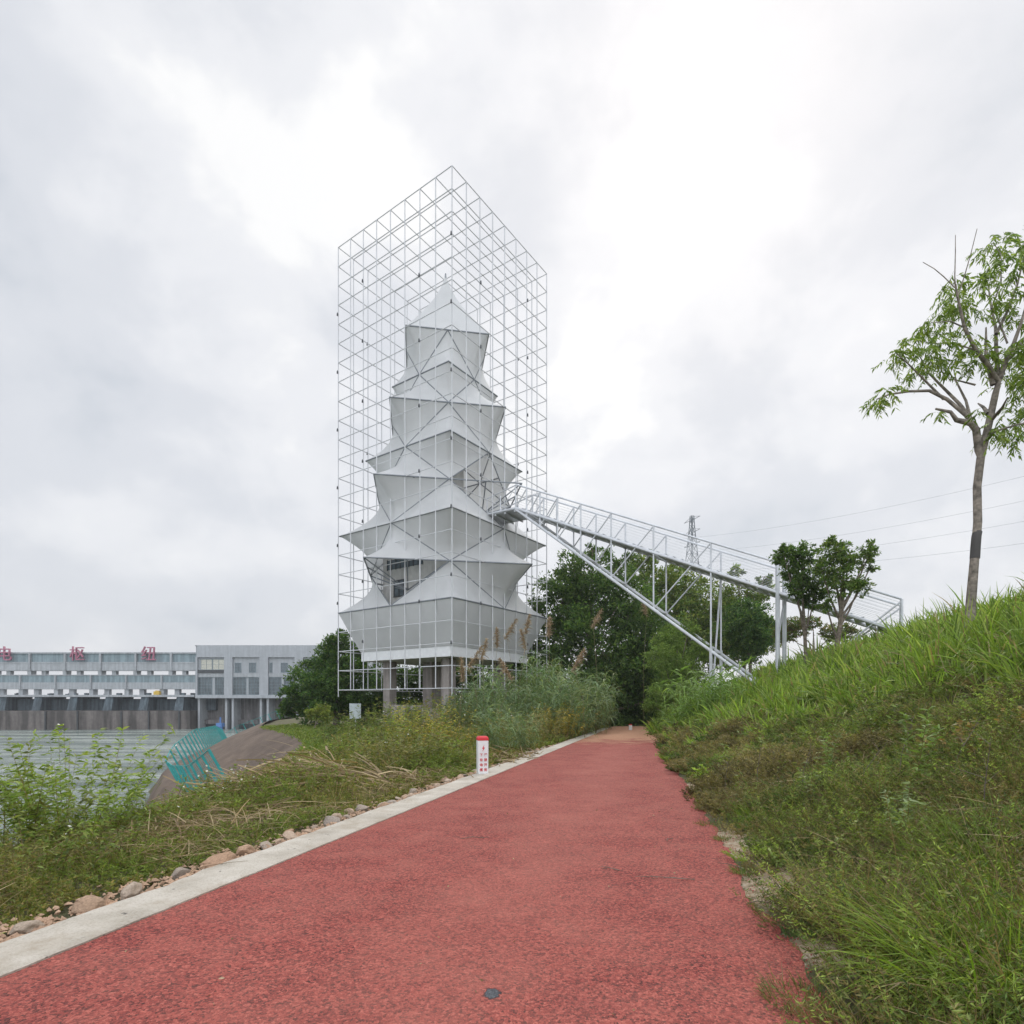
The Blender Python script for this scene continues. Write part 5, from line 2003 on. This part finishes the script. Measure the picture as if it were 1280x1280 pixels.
tuft(1006, 4.05, 320, .16, .14, [(.05, .10, .035), (.07, .13, .04)], 'dark green tuft on the path edge, just below the sandy patch', (0, 0), .004)
tuft(1002, 3.15, 300, .2, .2, [(.06, .10, .03), (.10, .12, .04)], 'short green tuft overgrowing the nearest path edge', (-.15, 0), .004)
tuft(1075, 2.7, 420, .3, .25, HEATH, 'brownish low tuft at the bottom, between path and coarse grass', (-.2, 0), .004)

# dry reed heap
hx, hy = -4.2, 12.0
hb_ = np.array((hx, hy, gz(hx, hy)))
n = 1300
u = rng.normal(0, 1, (n, 2))
b = np.stack([hx + u[:, 0] * .85 + u[:, 1] * .15, hy + u[:, 1] * .6, np.zeros(n)], 1)
b[:, 2] = height(b[:, 0], b[:, 1]) + np.abs(rng.normal(0, .30, n)) * np.exp(-(u ** 2).sum(1) * .30) + .05
az = rng.normal(2.75, .55, n)
vb = VB()
vb.add(blades(b, unit(np.stack([np.cos(az), np.sin(az), rng.normal(.18, .2, n)], 1)), rng.uniform(.35, 1.35, n), rng.uniform(.02, .048, n), .15, pal(n, STRAW, .2), (1, 1, .9, .5)))
tag(vb.build('dry_reed_heap', M_DRY, None, tuple(hb_)), 'heap of cut dry reed stalks lying on the verge', 'reed heap')
hx, hy = -5.2, 9.4
hb_ = np.array((hx, hy, gz(hx, hy)))
n = 420
u = rng.normal(0, 1, (n, 2))
b = np.stack([hx + u[:, 0] * .7, hy + u[:, 1] * .35, np.zeros(n)], 1)
b[:, 2] = height(b[:, 0], b[:, 1]) + np.abs(rng.normal(0, .10, n)) + .03
az = rng.normal(.5, .6, n)
vb = VB()
vb.add(blades(b, unit(np.stack([np.cos(az), np.sin(az), rng.normal(.08, .15, n)], 1)), rng.uniform(.3, 1.0, n), rng.uniform(.010, .02, n), .15, pal(n, STRAW + BROWN, .2), (1, 1, .9, .5)))
tag(vb.build('dry_reed_heap', M_DRY, None, tuple(hb_)), 'thinner scatter of dry stalks at the bank edge nearer the river shrub', 'reed heap')

for hx, hy, nn, sx_, sy_, hh_, lab in ((-.35, 17.5, 380, .5, 1.3, .13, 'low brown heap of cut stalks beside the kerb beyond the marker post'), (-4.35, 7.6, 420, .55, .7, .14, 'brown heap of broken stalks near the kerb stones'), (-2.6, 12.6, 420, .45, 1.2, .15, 'brown band of cut stalks between reed heap and kerb')):
    hb_ = np.array((hx, hy, gz(hx, hy)))
    u = np.clip(rng.normal(0, 1, (nn, 2)), -1.7, 1.7)
    b = np.stack([hx + u[:, 0] * sx_ + u[:, 1] * .26 * sy_, hy + u[:, 1] * sy_, np.zeros(nn)], 1)
    b[:, 2] = height(b[:, 0], b[:, 1]) + np.abs(rng.normal(0, hh_, nn)) * np.exp(-(u ** 2).sum(1) * .3) + .04
    az = rng.normal(2.2, .8, nn)
    vb = VB()
    vb.add(blades(b, unit(np.stack([np.cos(az), np.sin(az), rng.normal(.12, .2, nn)], 1)), rng.uniform(.25, .75, nn), rng.uniform(.0012, .0022, nn) * hy, .15, pal(nn, STRAW + BROWN, .2), (1, 1, .9, .5)))
    tag(vb.build('dry_stalk_heap', M_DRY, None, tuple(hb_)), lab, 'reed heap')

# ------------------------------------------------------------------ stones along the kerb
def stone_mesh(seed):
    rs = random.Random(seed + 40)
    cuts = [(Vector((rs.gauss(0, 1), rs.gauss(0, 1), rs.gauss(0, .8))).normalized(), rs.uniform(.5, .82)) for _ in range(9)]
    bm = bmesh.new()
    bmesh.ops.create_icosphere(bm, subdivisions=4, radius=1)
    for v in bm.verts:
        c = v.co.copy()
        f = 1 + .28 * mnoise.noise(c * 1.1 + Vector((seed * 7, 0, 0))) + .10 * mnoise.noise(c * 3.1 + Vector((0, seed * 5, 0)))
        for ax in range(3):
            if abs(c[ax]) > .62:
                c[ax] *= .86
        c = c * f
        for pn, ph in cuts:
            dd = c.dot(pn)
            if dd > ph:
                c = c - pn * (dd - ph) * .88
        v.co = c
    me = bpy.data.meshes.new('stone')
    bm.to_mesh(me)
    bm.free()
    for p in me.polygons:
        p.use_smooth = True
    me.materials.append(M_STONE)
    return me


SMESH = [stone_mesh(k) for k in range(6)]
sl = [(3.75, .12, .19, .085, 'long tan kerbside stone at the left picture edge'), (4.15, .15, .15, .075, 'flat tan stone, second along the kerb from the left'), (4.6, .14, .14, .11, 'greyish upright stone third along the kerb from the left'), (4.95, .13, .16, .10, 'rounded orange brown stone, fourth along the kerb from the left'), (5.55, .20, .13, .07, 'small grey stone left of the long pink stones'), (5.95, .14, .22, .09, 'long pink stone against the kerb'), (6.35, .16, .18, .10, 'pale pink stone touching the long pink stone')]
for Yp, off, L, hgt, lab in sl:
    o = bpy.data.objects.new('kerb_stone', SMESH[rng.integers(0, 6)])
    COL.objects.link(o)
    x = xl(Yp) - .56 - off * .9
    o.location = (x, Yp, -.01 * Yp - .01)
    o.scale = (L * .62, L, hgt)
    o.rotation_euler = (rng.normal(0, .15), rng.normal(0, .15), R(-14) + rng.normal(0, .3))
    tag(o, lab, 'stone', 'larger stones along the kerb')
Yp = 6.7
k = 0
while Yp < 24:
    o = bpy.data.objects.new('rubble_stone', SMESH[k % 6])
    COL.objects.link(o)
    s = rng.uniform(.055, .14)
    x = xl(Yp) - .60 - abs(rng.normal(.06, .13))
    o.location = (x, Yp, -.01 * Yp - .02)
    o.scale = (s * rng.uniform(.6, 1.1), s * rng.uniform(.9, 1.5), s * rng.uniform(.45, .75))
    o.rotation_euler = (rng.normal(0, .3), rng.normal(0, .3), rng.uniform(0, 6))
    tag(o, 'small sandstone rubble lump lying along the outer kerb edge', 'stone', 'rubble lumps along the kerb')
    Yp += rng.uniform(.10, .32) * (1 + Yp * .03)
    k += 1
# gravel and crumbs
n = 2600
yy = np.exp(rng.uniform(math.log(2.8), math.log(30), n))
xx = xl(yy) - .55 - np.abs(rng.normal(0, .22, n))
vb = VB()
T8 = np.array([(1, 0, 0), (-1, 0, 0), (0, 1, 0), (0, -1, 0), (0, 0, 1), (0, 0, -1)], float)
F8 = np.array([(0, 2, 4), (2, 1, 4), (1, 3, 4), (3, 0, 4), (2, 0, 5), (1, 2, 5), (3, 1, 5), (0, 3, 5)])
s = rng.uniform(.008, .035, n)
V = (T8[None] + rng.normal(0, .25, (n, 6, 3))) * s[:, None, None] * np.array((1, 1, .7))
V += np.stack([xx, yy, -.01 * yy - .035 + s * .5], 1)[:, None, :]
F = (F8[None] + (np.arange(n) * 6)[:, None, None]).reshape(-1, 3)
o = np_mesh('gravel', V.reshape(-1, 3), [F], M_STONE)
tag(o, 'loose gravel and crumbs along the outer kerb edge', 'gravel', kind='stuff')
# loose red granules and soil crumbs at the right edge of the path
n = 900
yy = np.exp(rng.uniform(math.log(2.2), math.log(12), n))
xx = xr(yy) + rng.normal(.02, .13, n)
s = rng.uniform(.003, .007, n)
V = (T8[None] + rng.normal(0, .25, (n, 6, 3))) * s[:, None, None]
V += np.stack([xx, yy, np.maximum(height(xx, yy), -.01 * yy) + s * .6], 1)[:, None, :]
F = (F8[None] + (np.arange(n) * 6)[:, None, None]).reshape(-1, 3)
o = np_mesh('path_crumbs', V.reshape(-1, 3), [F], plain('red_crumb', (.38, .08, .075), .9, var=.3, scale=40))
tag(o, 'loose red granules along the ragged right path edge', 'gravel', kind='stuff')

# small dead leaf bits blown over the path
n = 110
yy = np.exp(rng.uniform(math.log(2.6), math.log(22), n))
f = rng.random(n)
f = np.where(rng.random(n) < .6, f ** 2.2, f)
xx = xr(yy) - .05 - f * (xr(yy) - xl(yy) - .1)
az = rng.uniform(0, 2 * PI, n)
b = np.stack([xx, yy, -.01 * yy + .006], 1)
vb = VB()
vb.add(leaf4(b, unit(np.stack([np.cos(az), np.sin(az), rng.uniform(0, .25, n)], 1)), rng.uniform(.012, .04, n), rng.uniform(.007, .018, n), pal(n, STRAW + BROWN + [(.4, .36, .3)], .2)))
tag(vb.build('dead_leaves', M_DRY), 'tiny dead leaf bits scattered over the red path', 'litter', kind='stuff')

# twigs on the path
for px, py, L, rot, lab in ((830, 1098, .55, 2.95, 'long thin twig lying on the path near its right edge'), (595, 1048, .35, .2, 'short twig on the middle of the path'), (762, 1086, .22, 2.5, 'bent little twig on the path left of the long twig'), (920, 1084, .4, 2.2, 'dark twig at the ragged path edge beside bare soil'), (955, 1130, .3, .1, 'twig lying across the path edge below the sandy patch'), (838, 1050, .2, .9, 'small curved twig near the upper right of the path')):
    D = 1145 / (py - 884)
    x = (px - 640) * D / FPX
    b = np.array((x, D, -.01 * D + .008))
    dv = np.array((math.cos(rot), math.sin(rot), 0))
    sd = np.array((-dv[1], dv[0], 0))
    mb = MB(b)
    mb.tube([b - dv * L / 2, b - dv * L * .15 + sd * .025 + (0, 0, .012), b + dv * L * .2 - sd * .015 + (0, 0, .004), b + dv * L / 2 + sd * .02], (.004, .0045, .0035, .0015), 5)
    mb.tube([b + dv * L * .1, b + dv * L * .22 + sd * .06], (.0025, .001), 4)
    tag(mb.build('twig', M_BARK), lab, 'twig', 'twigs on the red path')
